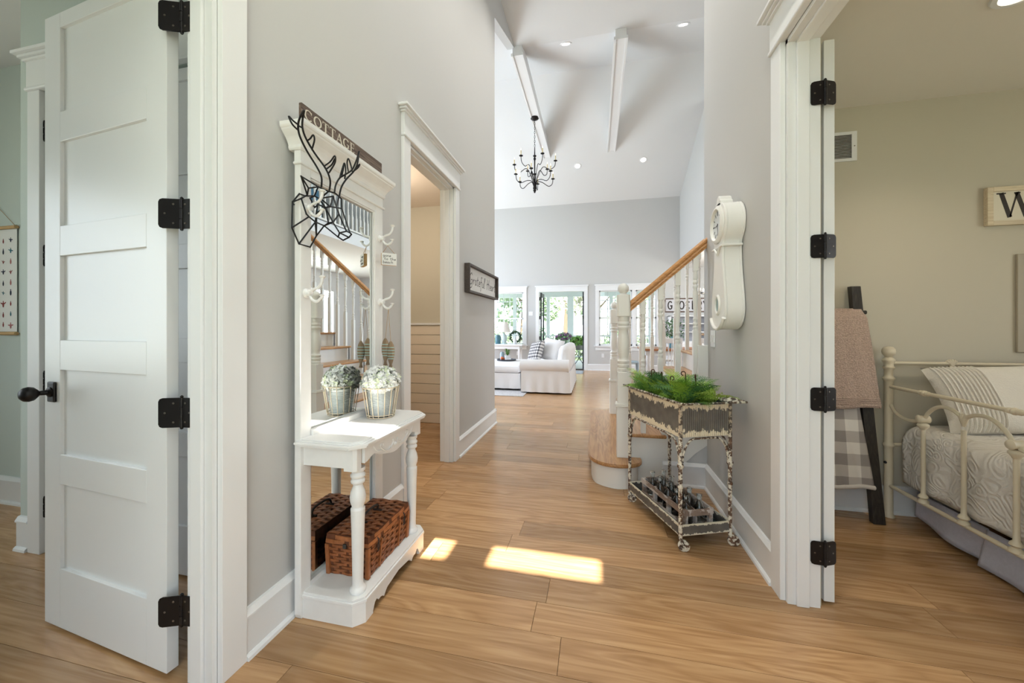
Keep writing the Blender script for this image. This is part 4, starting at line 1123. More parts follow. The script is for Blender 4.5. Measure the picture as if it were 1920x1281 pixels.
# loft balcony railing (seen in the mirror)
br = thing('balcony_railing', 'white loft balcony railing reflected at the top of the mirror', 'railing', (2.24, 6.5, 3.05))
g = G(); g.box(2.215, 4.75, 3.94, 2.275, 8.3, 3.99); part('top_rail', g, M_NEWEL, br, bevel=.006)
g = G(); g.box(2.222, 4.75, 3.08, 2.268, 8.3, 3.11); part('bottom_rail', g, M_NEWEL, br)
bm_ = G(); s = .0185
bm_.box(-s, -s, 0, s, s, .26); bm_.box(-s, -s, .71, s, s, .83); bm_.lathe([(r, .26 + z) for r, z in bprof], (0, 0, 0), 12)
bme = bm_.mesh('baluster', M_NEWEL, 40)
for k in range(28):
    o = put('baluster', bme, br, loc=(0, -1.70 + k * .125, .06))
lc = thing('loft_cabinet', 'blue cabinet behind the loft balcony seen in the mirror', 'cabinet', (4.4, 6.9, 3.05))
g = G(); g.box(4.3, 5.5, 3.05, 4.75, 8.1, 4.6); part('body', g, mat('cabinet_blue', (86, 132, 156), .5), lc, bevel=.01)
for yy in (5.55, 6.41, 7.27):
    g = G(); g.box(4.285, yy, 3.12, 4.302, yy + .8, 4.54); d = part('door', g, mat('cabinet_blue', (86, 132, 156), .5), lc, bevel=.004)
    g = G(); g.ball((4.27, yy + .08, 3.85), .018, 8); part('knob', g, M_BLACK, d)
# ================================================================= PLANTER CART
ROT = .3843
ct = thing('planter_cart', 'distressed metal planter cart with zinc tub and lower tray on casters', 'cart', (.446, 2.165, 0), ROT)
O0 = (0, 0, 0)
M_ZINC = None
def zinc_material(name, zlo, zhi, base, paint):
    """fluted zinc with cream paint left ragged along the upper and lower edges"""
    m = bpy.data.materials.new(name); m.use_nodes = True
    nt = m.node_tree; N = nt.nodes.new; L = nt.links.new
    b = nt.nodes['Principled BSDF']; b.inputs['Roughness'].default_value = .6
    tc = N('ShaderNodeTexCoord'); sp = N('ShaderNodeSeparateXYZ'); L(tc.outputs['Object'], sp.inputs[0])
    mr = N('ShaderNodeMapRange'); mr.inputs[1].default_value = zlo; mr.inputs[2].default_value = zhi; L(sp.outputs['Z'], mr.inputs[0])
    ce = N('ShaderNodeMath'); ce.operation = 'SUBTRACT'; L(mr.outputs[0], ce.inputs[0]); ce.inputs[1].default_value = .5
    ab = N('ShaderNodeMath'); ab.operation = 'ABSOLUTE'; L(ce.outputs[0], ab.inputs[0])
    mp = N('ShaderNodeMapping'); mp.inputs['Scale'].default_value = (90, 90, 22); L(tc.outputs['Object'], mp.inputs['Vector'])
    n = N('ShaderNodeTexNoise'); n.inputs['Scale'].default_value = 1; n.inputs['Detail'].default_value = 4; L(mp.outputs[0], n.inputs['Vector'])
    n3 = N('ShaderNodeTexNoise'); n3.inputs['Scale'].default_value = 26; n3.inputs['Detail'].default_value = 3; L(tc.outputs['Object'], n3.inputs['Vector'])
    ad = N('ShaderNodeMath'); ad.operation = 'MULTIPLY_ADD'; ad.inputs[1].default_value = .40; L(n.outputs['Fac'], ad.inputs[0]); L(ab.outputs[0], ad.inputs[2])
    a2 = N('ShaderNodeMath'); a2.operation = 'MULTIPLY_ADD'; a2.inputs[1].default_value = .44; L(n3.outputs['Fac'], a2.inputs[0]); L(ad.outputs[0], a2.inputs[2])
    r = N('ShaderNodeValToRGB'); r.color_ramp.elements[0].position = .745; r.color_ramp.elements[1].position = .765; L(a2.outputs[0], r.inputs[0])
    n2 = N('ShaderNodeTexNoise'); n2.inputs['Scale'].default_value = 14; L(tc.outputs['Object'], n2.inputs['Vector'])
    r2 = N('ShaderNodeValToRGB'); r2.color_ramp.elements[0].position = .35; r2.color_ramp.elements[1].position = .75
    r2.color_ramp.elements[0].color = rgb(*base); r2.color_ramp.elements[1].color = rgb(base[0] + 22, base[1] + 20, base[2] + 18); L(n2.outputs['Fac'], r2.inputs[0])
    mx = N('ShaderNodeMix'); mx.data_type = 'RGBA'; L(r.outputs[0], mx.inputs['Factor']); L(r2.outputs[0], mx.inputs['A']); mx.inputs['B'].default_value = rgb(*paint)
    L(mx.outputs['Result'], b.inputs['Base Color'])
    return m
M_TUB = zinc_material('tub_zinc', .608, .786, (98, 92, 84), (226, 212, 184))
M_TRAY = zinc_material('tray_zinc', .072, .138, (92, 88, 82), (218, 210, 188))
M_CHIP = chipped('chipped_leg', (222, 214, 196), (70, 52, 42), (116, 84, 62), scale=46, cover=.50)
M_DARKIN = mat('dark_teal_inside', (46, 62, 62), .6)
Wd, Ln = .300, .577
# fluted tub walls
def fluted(p, q, out, zl, zh, pitch=.0125, amp=.0022):
    p, q, out = Vector(p), Vector(q), Vector(out); L_ = (q - p).length; n = int(L_ / pitch) * 6
    g = G(); prev = None
    zs = (zl, zl + .022, zh - .016, zh)
    for i in range(n + 1):
        t = i / n; a = amp * math.cos(2 * math.pi * t * L_ / pitch)
        col = []
        for j, z in enumerate(zs):
            am = a if 0 < j < 3 else 0
            c = p.lerp(q, t) + out * (am + (.003 if j in (0, 3) else 0)); col.append(g.bm.verts.new((c.x, c.y, z)))
        col2 = [g.bm.verts.new((p.lerp(q, t).x - out.x * .006, p.lerp(q, t).y - out.y * .006, z)) for z in (zl, zh)] if i in (0, n) else None
        if prev:
            for j in range(3): g.bm.faces.new((prev[j], col[j], col[j + 1], prev[j + 1]))
        prev = col
    return g
tub = put('tub', (lambda g: (g.box(.004, .004, .612, Wd - .004, Ln - .004, .622), g)[1])(G()).mesh('tub', M_DARKIN), ct, loc=O0)
for p, q, out in (((0, 0, 0), (Wd, 0, 0), (0, -1, 0)), ((0, 0, 0), (0, Ln, 0), (-1, 0, 0)), ((Wd, 0, 0), (Wd, Ln, 0), (1, 0, 0)), ((0, Ln, 0), (Wd, Ln, 0), (0, 1, 0))):
    part('fluted_panel', fluted(p, q, out, .608, .786), M_TUB, tub, smooth=70, loc=O0)
g = G()
for a in ((.004, .004, Wd - .004, .008), (.004, Ln - .008, Wd - .004, Ln - .004), (.004, .004, .008, Ln - .004), (Wd - .008, .004, Wd - .004, Ln - .004)): g.box(a[0], a[1], .615, a[2], a[3], .784)
part('tub_lining', g, M_DARKIN, tub, loc=O0)
for x, y in ((0, 0), (Wd, 0), (0, Ln), (Wd, Ln)):
    g = G(); g.box(x - .007, y - .007, .604, x + .007, y + .007, .788); part('corner_strap', g, chipped('strap', (206, 190, 164), (84, 76, 70), (120, 100, 84), scale=60, cover=.5), tub, loc=O0)
# overhanging rim of rods with a narrow flange
M_RIM = chipped('chipped_rim', (214, 210, 192), (66, 62, 58), (104, 84, 66), scale=40, cover=.52)
ix0, ix1, iy0, iy1 = -.004, Wd + .004, -.004, Ln + .004
ox0, ox1, oy0, oy1 = -.016, Wd + .060, -.050, Ln + .060
g = G(); zi, zo = .787, .797
I = [(ix0, iy0, zi), (ix1, iy0, zi), (ix1, iy1, zi), (ix0, iy1, zi)]; Oo = [(ox0, oy0, zo), (ox1, oy0, zo), (ox1, oy1, zo), (ox0, oy1, zo)]
for i in range(4):
    j = (i + 1) % 4
    b_ = [I[i], I[j], Oo[j], Oo[i]]; g.hexa([(p[0], p[1], p[2] - .002) for p in b_], b_)
part('rim_flange', g, M_RIM, tub, loc=O0)
g = G(); g.tube(Oo + [Oo[0]], .0065, 8); g.tube(I + [I[0]], .0050, 8); part('rim_rod', g, M_RIM, tub, smooth=60, loc=O0)
# legs, arched braces
for x, y in ((0, 0), (Wd, 0), (0, Ln), (Wd, Ln)):
    g = G(); g.tube([(x, y, .058), (x, y, .33), (x, y, .62)], .0105, 10); g.lathe([(.012, -.014), (.017, -.006), (.017, .006), (.012, .014)], (x, y, .455), 10); g.lathe([(.011, -.01), (.015, 0), (.011, .01)], (x, y, .34), 10); part('leg', g, M_CHIP, ct, smooth=50, loc=O0)
    # caster
    g = G(); a = -.5
    g.lathe([(.024, -.009), (.030, -.006), (.030, .006), (.024, .009)], (x + .012, y - .012, .030), 16, axis=(Vector((math.cos(a), math.sin(a), 0)), Vector((0, 0, 1)), Vector((-math.sin(a), math.cos(a), 0)))); cs = part('caster', g, M_CHIP, ct, smooth=40, loc=O0)
    g = G(); n_ = Vector((-math.sin(a), math.cos(a), 0))
    for sgn in (-1, 1): g.tube([Vector((x, y, .066)), Vector((x + .004, y - .004, .058)) + n_ * .013 * sgn, Vector((x + .012, y - .012, .030)) + n_ * .013 * sgn], .0045, 6)
    part('fork', g, M_CHIP, cs, loc=O0)
def arch(p, q):
    p, q = Vector(p), Vector(q); d = (q - p).normalized(); g = G()
    for a, s in ((p, 1), (q, -1)):
        pts = [a + d * s * (.012 + .075 * (1 - math.cos(t))) + Vector((0, 0, .470 + .128 * math.sin(t))) for t in (math.pi / 2 * i / 8 for i in range(9))]
        g.tube(pts, .0062, 8)
    m0 = p + d * .087; m1 = q - d * .087
    g.tube([m0 + Vector((0, 0, .598)), m1 + Vector((0, 0, .598))], .0062, 8)
    return part('arched_brace', g, M_CHIP, ct, smooth=60, loc=O0)
arch((0, 0, 0), (Wd, 0, 0)); arch((0, 0, 0), (0, Ln, 0)); arch((0, Ln, 0), (Wd, Ln, 0)); arch((Wd, 0, 0), (Wd, Ln, 0))
# lower tray
g = G(); g.box(.006, .006, .080, Wd - .006, Ln - .006, .086); tr = part('tray', g, M_DARKIN, ct, loc=O0)
for a in ((0, -.004, Wd, .004), (0, Ln - .004, Wd, Ln + .004), (-.004, 0, .004, Ln), (Wd - .004, 0, Wd + .004, Ln)):
    g = G(); g.box(a[0], a[1], .076, a[2], a[3], .134); part('tray_side', g, M_TRAY, tr, loc=O0)

def w2(x, y, z): # cart-local to world
    c_, s_ = math.cos(ROT), math.sin(ROT); return (.446 + x * c_ - y * s_, 2.165 + x * s_ + y * c_, z)
# crate of bottles
M_CRATE = chipped('crate_wood', (196, 186, 178), (128, 108, 94), (156, 136, 122), scale=20, cover=.52, rough=.8, stretch=(1, .25, 1))
cr = thing('bottle_crate', 'weathered open wooden crate holding glass bottles on the cart tray', 'crate', w2(.055, .045, .086), ROT)
cw, cl, ch = .175, .465, .100
for x in (0, cw - .022):
    for y in (0, cl * .34, cl * .66, cl - .022):
        g = G(); g.box(x, y, 0, x + .022, y + .022, ch); part('post', g, M_CRATE, cr, loc=O0, bevel=.001)
for x in (-.006, cw - .006):
    g = G(); g.box(x, 0, ch - .030, x + .012, cl, ch + .001); part('top_rail', g, M_CRATE, cr, loc=O0, bevel=.001)
    g = G(); g.box(x, 0, .001, x + .012, cl, .016); part('bottom_rail', g, M_CRATE, cr, loc=O0, bevel=.001)
for y in (-.006, cl - .006):
    g = G(); g.box(.022, y, ch - .032, cw - .022, y + .012, ch + .001); part('top_rail', g, M_CRATE, cr, loc=O0, bevel=.001)
    g = G(); g.box(.022, y, .001, cw - .022, y + .012, .018); part('bottom_rail', g, M_CRATE, cr, loc=O0, bevel=.001)
g = G(); g.box(.008, .008, .001, cw - .008, cl - .008, .008); part('floor_board', g, M_CRATE, cr, loc=O0)
g = G(); g.box(cw / 2 - .004, .02, .012, cw / 2 + .004, cl - .02, .085); part('divider', g, M_CRATE, cr, loc=O0)
M_BOT = mat('bottle_glass', (246, 248, 246), .01, trans=1.0, ior=1.38)
def bottle_mesh():
    g = G()
    out = [(0, .001), (.030, .001), (.033, .005), (.033, .030), (.0335, .055), (.031, .072), (.024, .090), (.016, .103), (.0125, .112), (.0120, .140), (.0150, .143), (.0155, .150), (.0130, .152)]
    inn = [(.0105, .150), (.0100, .113), (.0135, .102), (.0215, .089), (.0285, .071), (.0310, .055), (.0305, .008), (0, .006)]
    g.lathe(out + inn, (0, 0, 0), 18)
    return g.mesh('bottle', M_BOT, 50)
bme = bottle_mesh()
wheres = [['in the near left corner of', 'second along the left row of', 'in the middle of the left row of', 'fourth along the left row of', 'at the far left end of'],
          ['in the near right corner of', 'second along the right row of', 'in the middle of the right row of', 'fourth along the right row of', 'at the far right end of']]
for r in range(2):
    for k in range(5):
        x = .055 + (.047 if r == 0 else cw - .047); y = .045 + .052 + k * .090
        b = put('glass_bottle', bme, None, loc=w2(x, y, .0945), rot=(0, 0, k * .7 + r))
        tag(b, 'clear glass bottle %s the wooden crate' % wheres[r][k], 'bottle', 'bottles in the crate')
# fern
fn = thing('fern_plant', 'lush green fern filling the zinc planter tub', 'plant', w2(.15, .29, .63), ROT)
M_SOIL = mat('moss', (52, 62, 34), .9, vary=.3, vscale=30)
g = G(); g.box(-.138, -.276, .03, .138, .276, .115); part('moss_bed', g, M_SOIL, fn, loc=O0)
M_FERN = [mat('fern_a', (132, 172, 62), .55, vary=.2, vscale=12), mat('fern_b', (96, 142, 56), .55, vary=.2, vscale=12), mat('fern_c', (160, 190, 76), .55, vary=.2, vscale=12), mat('fern_d', (76, 122, 66), .6, vary=.2, vscale=12)]
def frond_mesh(L_, seed, m_):
    """one arching pinnate frond growing along +x from the origin"""
    rr = random.Random(seed); g = G(); n = 17
    def at(t): return Vector((L_ * (t - .12 * t * t), 0, L_ * (.75 * t - .80 * t * t)))
    g.tube([at(i / 8) for i in range(9)], [.0016 - .0011 * i / 8 for i in range(9)], 4)
    for i in range(2, n):
        t = i / n; p = at(t); tn = (at(min(1, t + .02)) - at(t - .02)).normalized()
        ln = L_ * .30 * math.sin(math.pi * min(1, t * .86 + .14)) ** .8 * rr.uniform(.85, 1.1)
        for sg in (-1, 1):
            side = Vector((0, sg, 0)); d = (side * .86 + tn * .5 + Vector((0, 0, rr.uniform(-.15, .2)))).normalized()
            up = d.cross(tn).normalized() * sg
            nl = 3
            for q in range(nl):  # sub leaflets
                b0 = p + d * ln * (q / nl); w_ = ln * .36 * (1 - q / nl * .70)
                for s2 in (-1, 1):
                    e = (tn * s2 * .8 + d * .6).normalized()
                    g.quad(b0, b0 + e * w_ * .55 + d * w_ * .25, b0 + e * w_ + up * w_ * .1, b0 + e * w_ * .6 - d * w_ * .12)
            g.quad(p, p + d * ln * .5 + tn * ln * .05, p + d * ln, p + d * ln * .5 - tn * ln * .05)
    return g.mesh('frond', m_, None, fix=False)
rr = random.Random(5)
fms = [frond_mesh(l, i, M_FERN[i % 4]) for i, l in enumerate((.21, .18, .24, .17, .20, .22, .19, .26))]
for k in range(96):
    bx_, by_ = rr.uniform(-.11, .11), rr.uniform(-.25, .25)
    # lean outwards from the middle
    az = math.atan2(by_ * .8 + rr.uniform(-.12, .12), bx_ * 1.6 + rr.uniform(-.12, .12)) if rr.random() < .7 else rr.uniform(0, 6.28)
    o = put('frond', fms[k % len(fms)], fn, loc=(bx_, by_, .110))
    sc_ = rr.uniform(.75, 1.1); o.scale = (sc_, sc_, sc_)
    o.rotation_euler = (rr.uniform(-.4, .4), rr.uniform(-1.15, -.30), az)
M_CURL = mat('fiddlehead', (78, 52, 34), .7)
for k, (bx_, by_, h_) in enumerate(((-.05, .18, .20), (-.02, .10, .19), (.03, -.07, .215), (.07, -.11, .20), (.0, .04, .17))):
    g = G(); pts = [(0, 0, h_ * t) for t in (0, .3, .6, .85)] + [(.012 - .012 * math.cos(a), 0, h_ * .9 + .012 * math.sin(a)) for a in (.3, .9, 1.6, 2.4, 3.2, 4.0, 4.8)]
    g.tube(smooth_path(pts, 2), .0032, 6); part('fiddlehead', g, M_CURL, fn, smooth=60, loc=(bx_, by_, .10), rot=(0, 0, k * 1.3))

# ================================================================= WALL CLOCK
ck = thing('wall_clock', 'white curvy wall clock hanging on the right hall wall', 'clock', (XR, 2.43, 1.19))
CY = 2.43
def halfw(z):
    z0 = 1.81
    if z >= 1.704: return math.sqrt(max(0, .128 ** 2 - (z - z0) ** 2)) if z > z0 - .107 else .072
    if z <= 1.31:
        return .118 * math.sqrt(max(0, 1 - ((1.31 - z) / .120) ** 2))
    t = (z - 1.31) / (1.704 - 1.31)
    return .118 + (.0720 - .118) * (3 * t * t - 2 * t ** 3) - .010 * math.sin(math.pi * t ** 1.3)
zs = [1.191 + (1.937 - 1.191) * i / 46 for i in range(47)]
def clock_poly(o): return [(CY - halfw(z) - o * (1 if halfw(z) > .01 else 0), z) for z in zs] + [(CY + halfw(z) + o * (1 if halfw(z) > .01 else 0), z) for z in zs[::-1]]
M_CK = mat('clock_white', (240, 238, 232), .35)
g = G(); g.prism(clock_poly(0), .716, XR - .006, 'yz'); part('case', g, M_CK, ck, smooth=35)
g = G(); g.prism(clock_poly(.005), .708, .722, 'yz'); part('front_edge', g, M_CK, ck, smooth=35, bevel=.003)
g = G(); g.prism(clock_poly(.006), XR - .016, XR - .003, 'yz'); part('back_edge', g, M_CK, ck, smooth=35, bevel=.003)
AXX = (Vector((0, 1, 0)), Vector((0, 0, 1)), Vector((-1, 0, 0)))
g = G(); g.lathe([(.112, 0), (.112, .010), (.102, .018), (.092, .020), (.086, .012), (.084, .003)], (.710, CY, 1.81), 36, axis=AXX); part('dial_bezel', g, M_CK, ck, smooth=40)
g = G(); g.lathe([(.085, 0), (.085, .004), (0, .004)], (.710, CY, 1.81), 36, axis=AXX); dl = part('dial', g, mat('dial_face', (226, 230, 230), .4), ck)
M_INK = mat('clock_ink', (44, 44, 48), .5)
for k in range(12):
    a = math.pi / 6 * k; d = Vector((0, math.sin(a), math.cos(a))); c = Vector((.7055, CY, 1.81)) + d * .068
    g = G(); g.obb(c, d * (.011 if k % 3 else .013), d.cross(Vector((1, 0, 0))) * (.0022 if k % 3 else .004), Vector((.0006, 0, 0))); part('hour_mark', g, M_INK, dl)
for nm, a, l, w_ in (('hour_hand', 1.75, .040, .0030), ('minute_hand', 3.3, .060, .0022)):
    d = Vector((0, math.sin(a), math.cos(a))); g = G(); g.strip([Vector((.7045, CY, 1.81)) - d * .010, Vector((.7045, CY, 1.81)) + d * l], [w_ * 2.4, w_], (-1, 0, 0), .001); part(nm, g, M_INK, dl)
g = G(); g.lathe([(.056, 0), (.056, .007), (.049, .014), (.041, .012), (.039, .002)], (.712, CY, 1.335), 28, axis=AXX, sx=.78, sy=1.1); part('eye_bezel', g, M_CK, ck, smooth=40)
g = G(); g.lathe([(.042, 0), (.042, .005), (0, .007)], (.712, CY, 1.335), 28, axis=AXX, sx=.78, sy=1.1); part('eye_glass', g, mat('eye_glass', (120, 150, 148), .05, spec=.8), ck, smooth=40)
g = G(); g.box(.702, CY - .094, 1.668, XR - .004, CY + .094, 1.682); part('waist_band', g, M_CK, ck, bevel=.005)
g = G()
for sgn in (-1, 1): g.tube(smooth_path([(.706, CY + sgn * .092, 1.673), (.704, CY + sgn * .050, 1.672), (.704, CY + sgn * .020, 1.652), (.706, CY, 1.632)], 4), .007, 8)
part('waist_swag', g, M_CK, ck, smooth=60)
g = G()
for sgn in (-1, 1):
    g.tube(smooth_path([(.704, CY + sgn * .002, 1.193), (.702, CY + sgn * .05, 1.203), (.702, CY + sgn * .095, 1.232), (.704, CY + sgn * .116, 1.256)], 4), [.010] * 12 + [.012], 8)
part('bottom_scroll', g, M_CK, ck, smooth=60)
g = G(); g.prism([(CY - .050, 1.915), (CY + .050, 1.915), (CY + .046, 1.945), (CY + .030, 1.952), (CY + .022, 1.972), (CY, 1.982), (CY - .022, 1.972), (CY - .030, 1.952), (CY - .046, 1.945)], .708, .775, 'yz'); part('crown', g, M_CK, ck, bevel=.006)
# light switch below
sw = thing('light_switch', 'white double light switch plate below the wall clock', 'switch', (XR, 2.895, 1.06))
g = G(); g.box(XR - .006, 2.850, 1.065, XR - .0005, 2.945, 1.182); part('plate', g, M_TRIM, sw, bevel=.002)
for yy in (2.872, 2.923):
    g = G(); g.box(XR - .011, yy - .010, 1.100, XR - .006, yy + .010, 1.146); part('rocker', g, M_TRIM, sw, bevel=.001)
# ================================================================= BEDROOM
# wall register
vt = thing('wall_register', 'white slotted air register high on the bedroom wall', 'vent', (1.60, 2.90, 2.30))
g = G()
for a in ((1.47, 1.50, 2.303, 2.497), (1.648, 1.677, 2.303, 2.497), (1.50, 1.648, 2.478, 2.497), (1.50, 1.648, 2.303, 2.322)): g.box(a[0], 2.892, a[2], a[1], 2.8995, a[3])
part('frame', g, M_TRIM, vt)
for k in range(16):
    g = G(); z = 2.326 + k * .0098; g.hexa([(1.50, 2.890, z), (1.648, 2.890, z), (1.648, 2.897, z + .006), (1.50, 2.897, z + .006)], [(1.50, 2.891, z + .0012), (1.648, 2.891, z + .0012), (1.648, 2.898, z + .0072), (1.50, 2.898, z + .0072)]); part('louvre', g, M_TRIM, vt)
g = G(); g.box(1.50, 2.8985, 2.32, 1.648, 2.8995, 2.48); part('dark_duct', g, mat('duct_dark', (92, 88, 80), .9), vt)
g = G(); g.lathe([(.004, 0), (.003, .002), (0, .003)], (1.663, 2.892, 2.40), 8, axis=(Vector((1, 0, 0)), Vector((0, 0, 1)), Vector((0, -1, 0)))); part('screw', g, mat('screw_steel', (120, 112, 104), .35, metal=.8), vt)
# framed letter sign
ws_ = thing('letter_sign', 'cream wooden sign with a large black W on the bedroom wall', 'sign', (2.9, 2.90, 1.83))
M_CRW = wood('cream_wood', (196, 176, 144), (214, 198, 168), (226, 212, 186), rough=.6, grain=(2, 30, 30), along='x')
g = G(); g.box(2.36, 2.884, 1.845, 3.40, 2.898, 2.045); part('panel', g, mat('sign_cream', (226, 218, 198), .6), ws_)
for a in ((2.345, 2.375, 1.828, 2.062), (3.385, 3.415, 1.828, 2.062), (2.375, 3.385, 2.034, 2.062), (2.375, 3.385, 1.828, 1.856)):
    g = G(); g.box(a[0], 2.872, a[2], a[1], 2.899, a[3]); part('frame_piece', g, M_CRW, ws_, bevel=.002)
g = G(); lettering(g, 'W', (2.405, 2.8838, 1.875), (1, 0, 0), (0, 0, 1), .150, True, 1.0); part('letter', g, mat('sign_black', (46, 36, 30), .6), ws_)
# picture edge at the far right
pf = thing('picture_frame', 'grey picture frame at the right edge of the bedroom wall', 'picture', (2.75, 2.90, 1.06))
g = G(); g.box(2.50, 2.885, 1.05, 3.0, 2.899, 1.65); part('frame', g, mat('frame_grey', (168, 158, 138), .5), pf, bevel=.004)
g = G(); g.box(2.54, 2.883, 1.09, 2.96, 2.886, 1.61); part('print', g, mat('print_paper', (206, 200, 186), .7), pf)

# blanket ladder
M_DKW = wood('ebony_wood', (34, 30, 26), (48, 43, 38), (64, 58, 50), rough=.6, grain=(2, 40, 40), along='z')
ld = thing('blanket_ladder', 'dark wooden blanket ladder leaning on the bedroom wall', 'ladder', (1.47, 2.75, 0))
def lad(z): return 2.715 + (2.862 - 2.715) * z / 1.47   # y of the leaning ladder at height z
for x in (1.225, 1.675):
    g = G(); w_, t_ = .032, .020
    lo, hi = Vector((x + (.012 if x > 1.4 else 0), lad(0) + .01, .001)), Vector((x - (.03 if x > 1.4 else 0), lad(1.47) + .005, 1.47))
    g.hexa([lo + Vector(q) for q in ((-w_, -t_, 0), (w_, -t_, 0), (w_, t_, 0), (-w_, t_, 0))], [hi + Vector(q) for q in ((-w_ * .85, -t_, 0), (w_ * .85, -t_, 0), (w_ * .85, t_, 0), (-w_ * .85, t_, 0))]); part('rail', g, M_DKW, ld, bevel=.003)
for z in (.27, .56, .93, 1.30):
    g = G(); g.tube([(1.225, lad(z) + .005, z), (1.70, lad(z) + .005, z)], .013, 10); part('rung', g, M_DKW, ld, smooth=60)
# throw over the top rung
def drape(name, label, cat, x0, x1, zr, zf_, zb_, m_, flare, thick=.010, ripple=.006, out=.026):
    t = thing(name, label, cat, ((x0 + x1) / 2, lad(zr) - .02, zf_))
    R = .020
    def prof(v):  # v 0..1 front hem -> over the rung -> back hem
        Lf, La, Lb = zr - zf_, math.pi * R, zr - zb_
        s = v * (Lf + La + Lb)
        if s < Lf: z = zf_ + s; return min(lad(zr) + .005 - R, lad(z) + .005 - out) if zr - z > .03 else lad(zr) + .005 - R - (out - R) * (zr - z) / .03, z
        if s < Lf + La: a = (s - Lf) / R; return lad(zr) + .005 - R * math.cos(a), zr + R * math.sin(a)
        z = zr - (s - Lf - La); return min(lad(zr) + .005 + R + (zr - z) * .01, 2.892), z
    g = G()
    def f(u, v):
        y, z = prof(v); fl = flare * max(0, (zr - z)) * (u ** 2)
        x = x0 + (x1 - x0) * u + fl
        wob = ripple * math.sin(u * 14 + z * 3) * min(1, max(0, (zr + .0 - z) * 5)) * (1 if y < lad(zr) + .005 else .2)
        return Vector((x, y - abs(wob), z + .008 * math.sin(u * 9) * (1 if v < .02 else 0)))
    g.grid(f, 44, 70)
    o = part('cloth', g, m_, t, smooth=80, fix=False)
    md = o.modifiers.new('thick', 'SOLIDIFY'); md.thickness = thick; md.offset = 0.0
    return t, f
M_THROW = mat('boucle_taupe', (192, 168, 152), .95, vary=.22, vscale=120, bump=1.0, bscale=130)
th, fth = drape('throw_blanket', 'taupe pink boucle throw over the top of the dark ladder', 'blanket', 1.285, 1.665, 1.30, .70, .86, M_THROW, .075, .018, out=.052)
g = G()
for k in range(5):
    g.tube([fth(i / 40, .012 + k * .011) + Vector((0, -.010, 0)) for i in range(41)], .0042, 6)
part('hem_ribs', g, M_THROW, th, smooth=60)
def gingham(name, c1, c2, c3, s):
    m = bpy.data.materials.new(name); m.use_nodes = True; nt = m.node_tree; N = nt.nodes.new; L = nt.links.new
    b = nt.nodes['Principled BSDF']; b.inputs['Roughness'].default_value = .9
    tc = N('ShaderNodeTexCoord'); sp = N('ShaderNodeSeparateXYZ'); L(tc.outputs['Object'], sp.inputs[0])
    outs = []
    for ax in ('X', 'Z'):
        q = N('ShaderNodeMath'); q.operation = 'MULTIPLY'; q.inputs[1].default_value = s; L(sp.outputs[ax], q.inputs[0])
        w = N('ShaderNodeMath'); w.operation = 'FRACT'; L(q.outputs[0], w.inputs[0])
        k = N('ShaderNodeMath'); k.operation = 'GREATER_THAN'; k.inputs[1].default_value = .5; L(w.outputs[0], k.inputs[0]); outs.append(k)
    a = N('ShaderNodeMath'); a.operation = 'ADD'; L(outs[0].outputs[0], a.inputs[0]); L(outs[1].outputs[0], a.inputs[1])
    h = N('ShaderNodeMath'); h.operation = 'MULTIPLY'; h.inputs[1].default_value = .5; L(a.outputs[0], h.inputs[0])
    r = N('ShaderNodeValToRGB'); r.color_ramp.interpolation = 'CONSTANT'; e = r.color_ramp.elements
    e[0].position = 0; e[0].color = rgb(*c1); e[1].position = .75; e[1].color = rgb(*c3); x = e.new(.25); x.color = rgb(*c2)
    L(h.outputs[0], r.inputs[0]); L(r.outputs[0], b.inputs['Base Color'])
    return m
M_GING = gingham('gingham_grey', (228, 222, 212), (190, 182, 174), (150, 142, 136), 7.2)
gb, fgb = drape('gingham_blanket', 'grey and white gingham blanket on the lower ladder rungs', 'blanket', 1.285, 1.590, .93, .205, .45, M_GING, .10, .010)
g = G(); g.tube([fgb(i / 40, .004) + Vector((0, 0, .008)) for i in range(41)], .014, 8); part('rolled_hem', g, mat('hem_cream', (214, 206, 196), .9), gb, smooth=60)

# daybed
M_BEDM = mat('cream_iron', (222, 210, 184), .4)
bd = thing('daybed', 'cream iron daybed with curled arm panel in the bedroom', 'bed', (2.8, 2.35, 0))
post = [(.030, 0), (.030, .008), (.022, .020), (.0215, .40), (.0215, .440), (.028, .450), (.030, .458), (.024, .468), (.0215, .475), (.0215, .86), (.025, .866), (.031, .876), (.031, .882), (.024, .890), (.021, .900), (.022, .935), (.030, .944), (.031, .950), (.024, .957), (.023, .975), (.032, .990), (.032, .998), (.024, 1.008), (.016, 1.014), (.020, 1.020), (.031, 1.035), (.034, 1.050), (.031, 1.066), (.020, 1.079), (0, 1.083)]
AX, BX, BYB, BYF = 1.82, 3.80, 2.845, 1.845
for x in (AX, BX):
    for y in (BYB, BYF):
        g = G(); g.lathe(post, (x, y, 0), 20); part('post', g, M_BEDM, bd, smooth=45)
def shell(p, ax_dir, parent=None):
    """ribbed shell casting"""
    p = Vector(p); g = G()
    for k in range(5):
        a = (k - 2) * .42; d = Vector(ax_dir) * math.sin(a) + Vector((0, 0, math.cos(a)))
        g.tube([p + Vector((0, 0, -.030)), p + d * .010, p + d * .034], [.007, .012, .007], 8)
    return part('shell_casting', g, M_BEDM, bd, smooth=60)
def scroll(p):
    g = G(); p = Vector(p)
    g.lathe([(0, -.030), (.018, -.028), (.023, -.022), (.020, -.012), (.020, .012), (.023, .022), (.018, .028), (0, .030)], p, 16, axis='x')
    g.lathe([(.016, -.020), (.026, -.030), (.027, -.038), (.016, -.052), (.013, -.060)], p, 14)
    return part('scroll_casting', g, M_BEDM, bd, smooth=50)
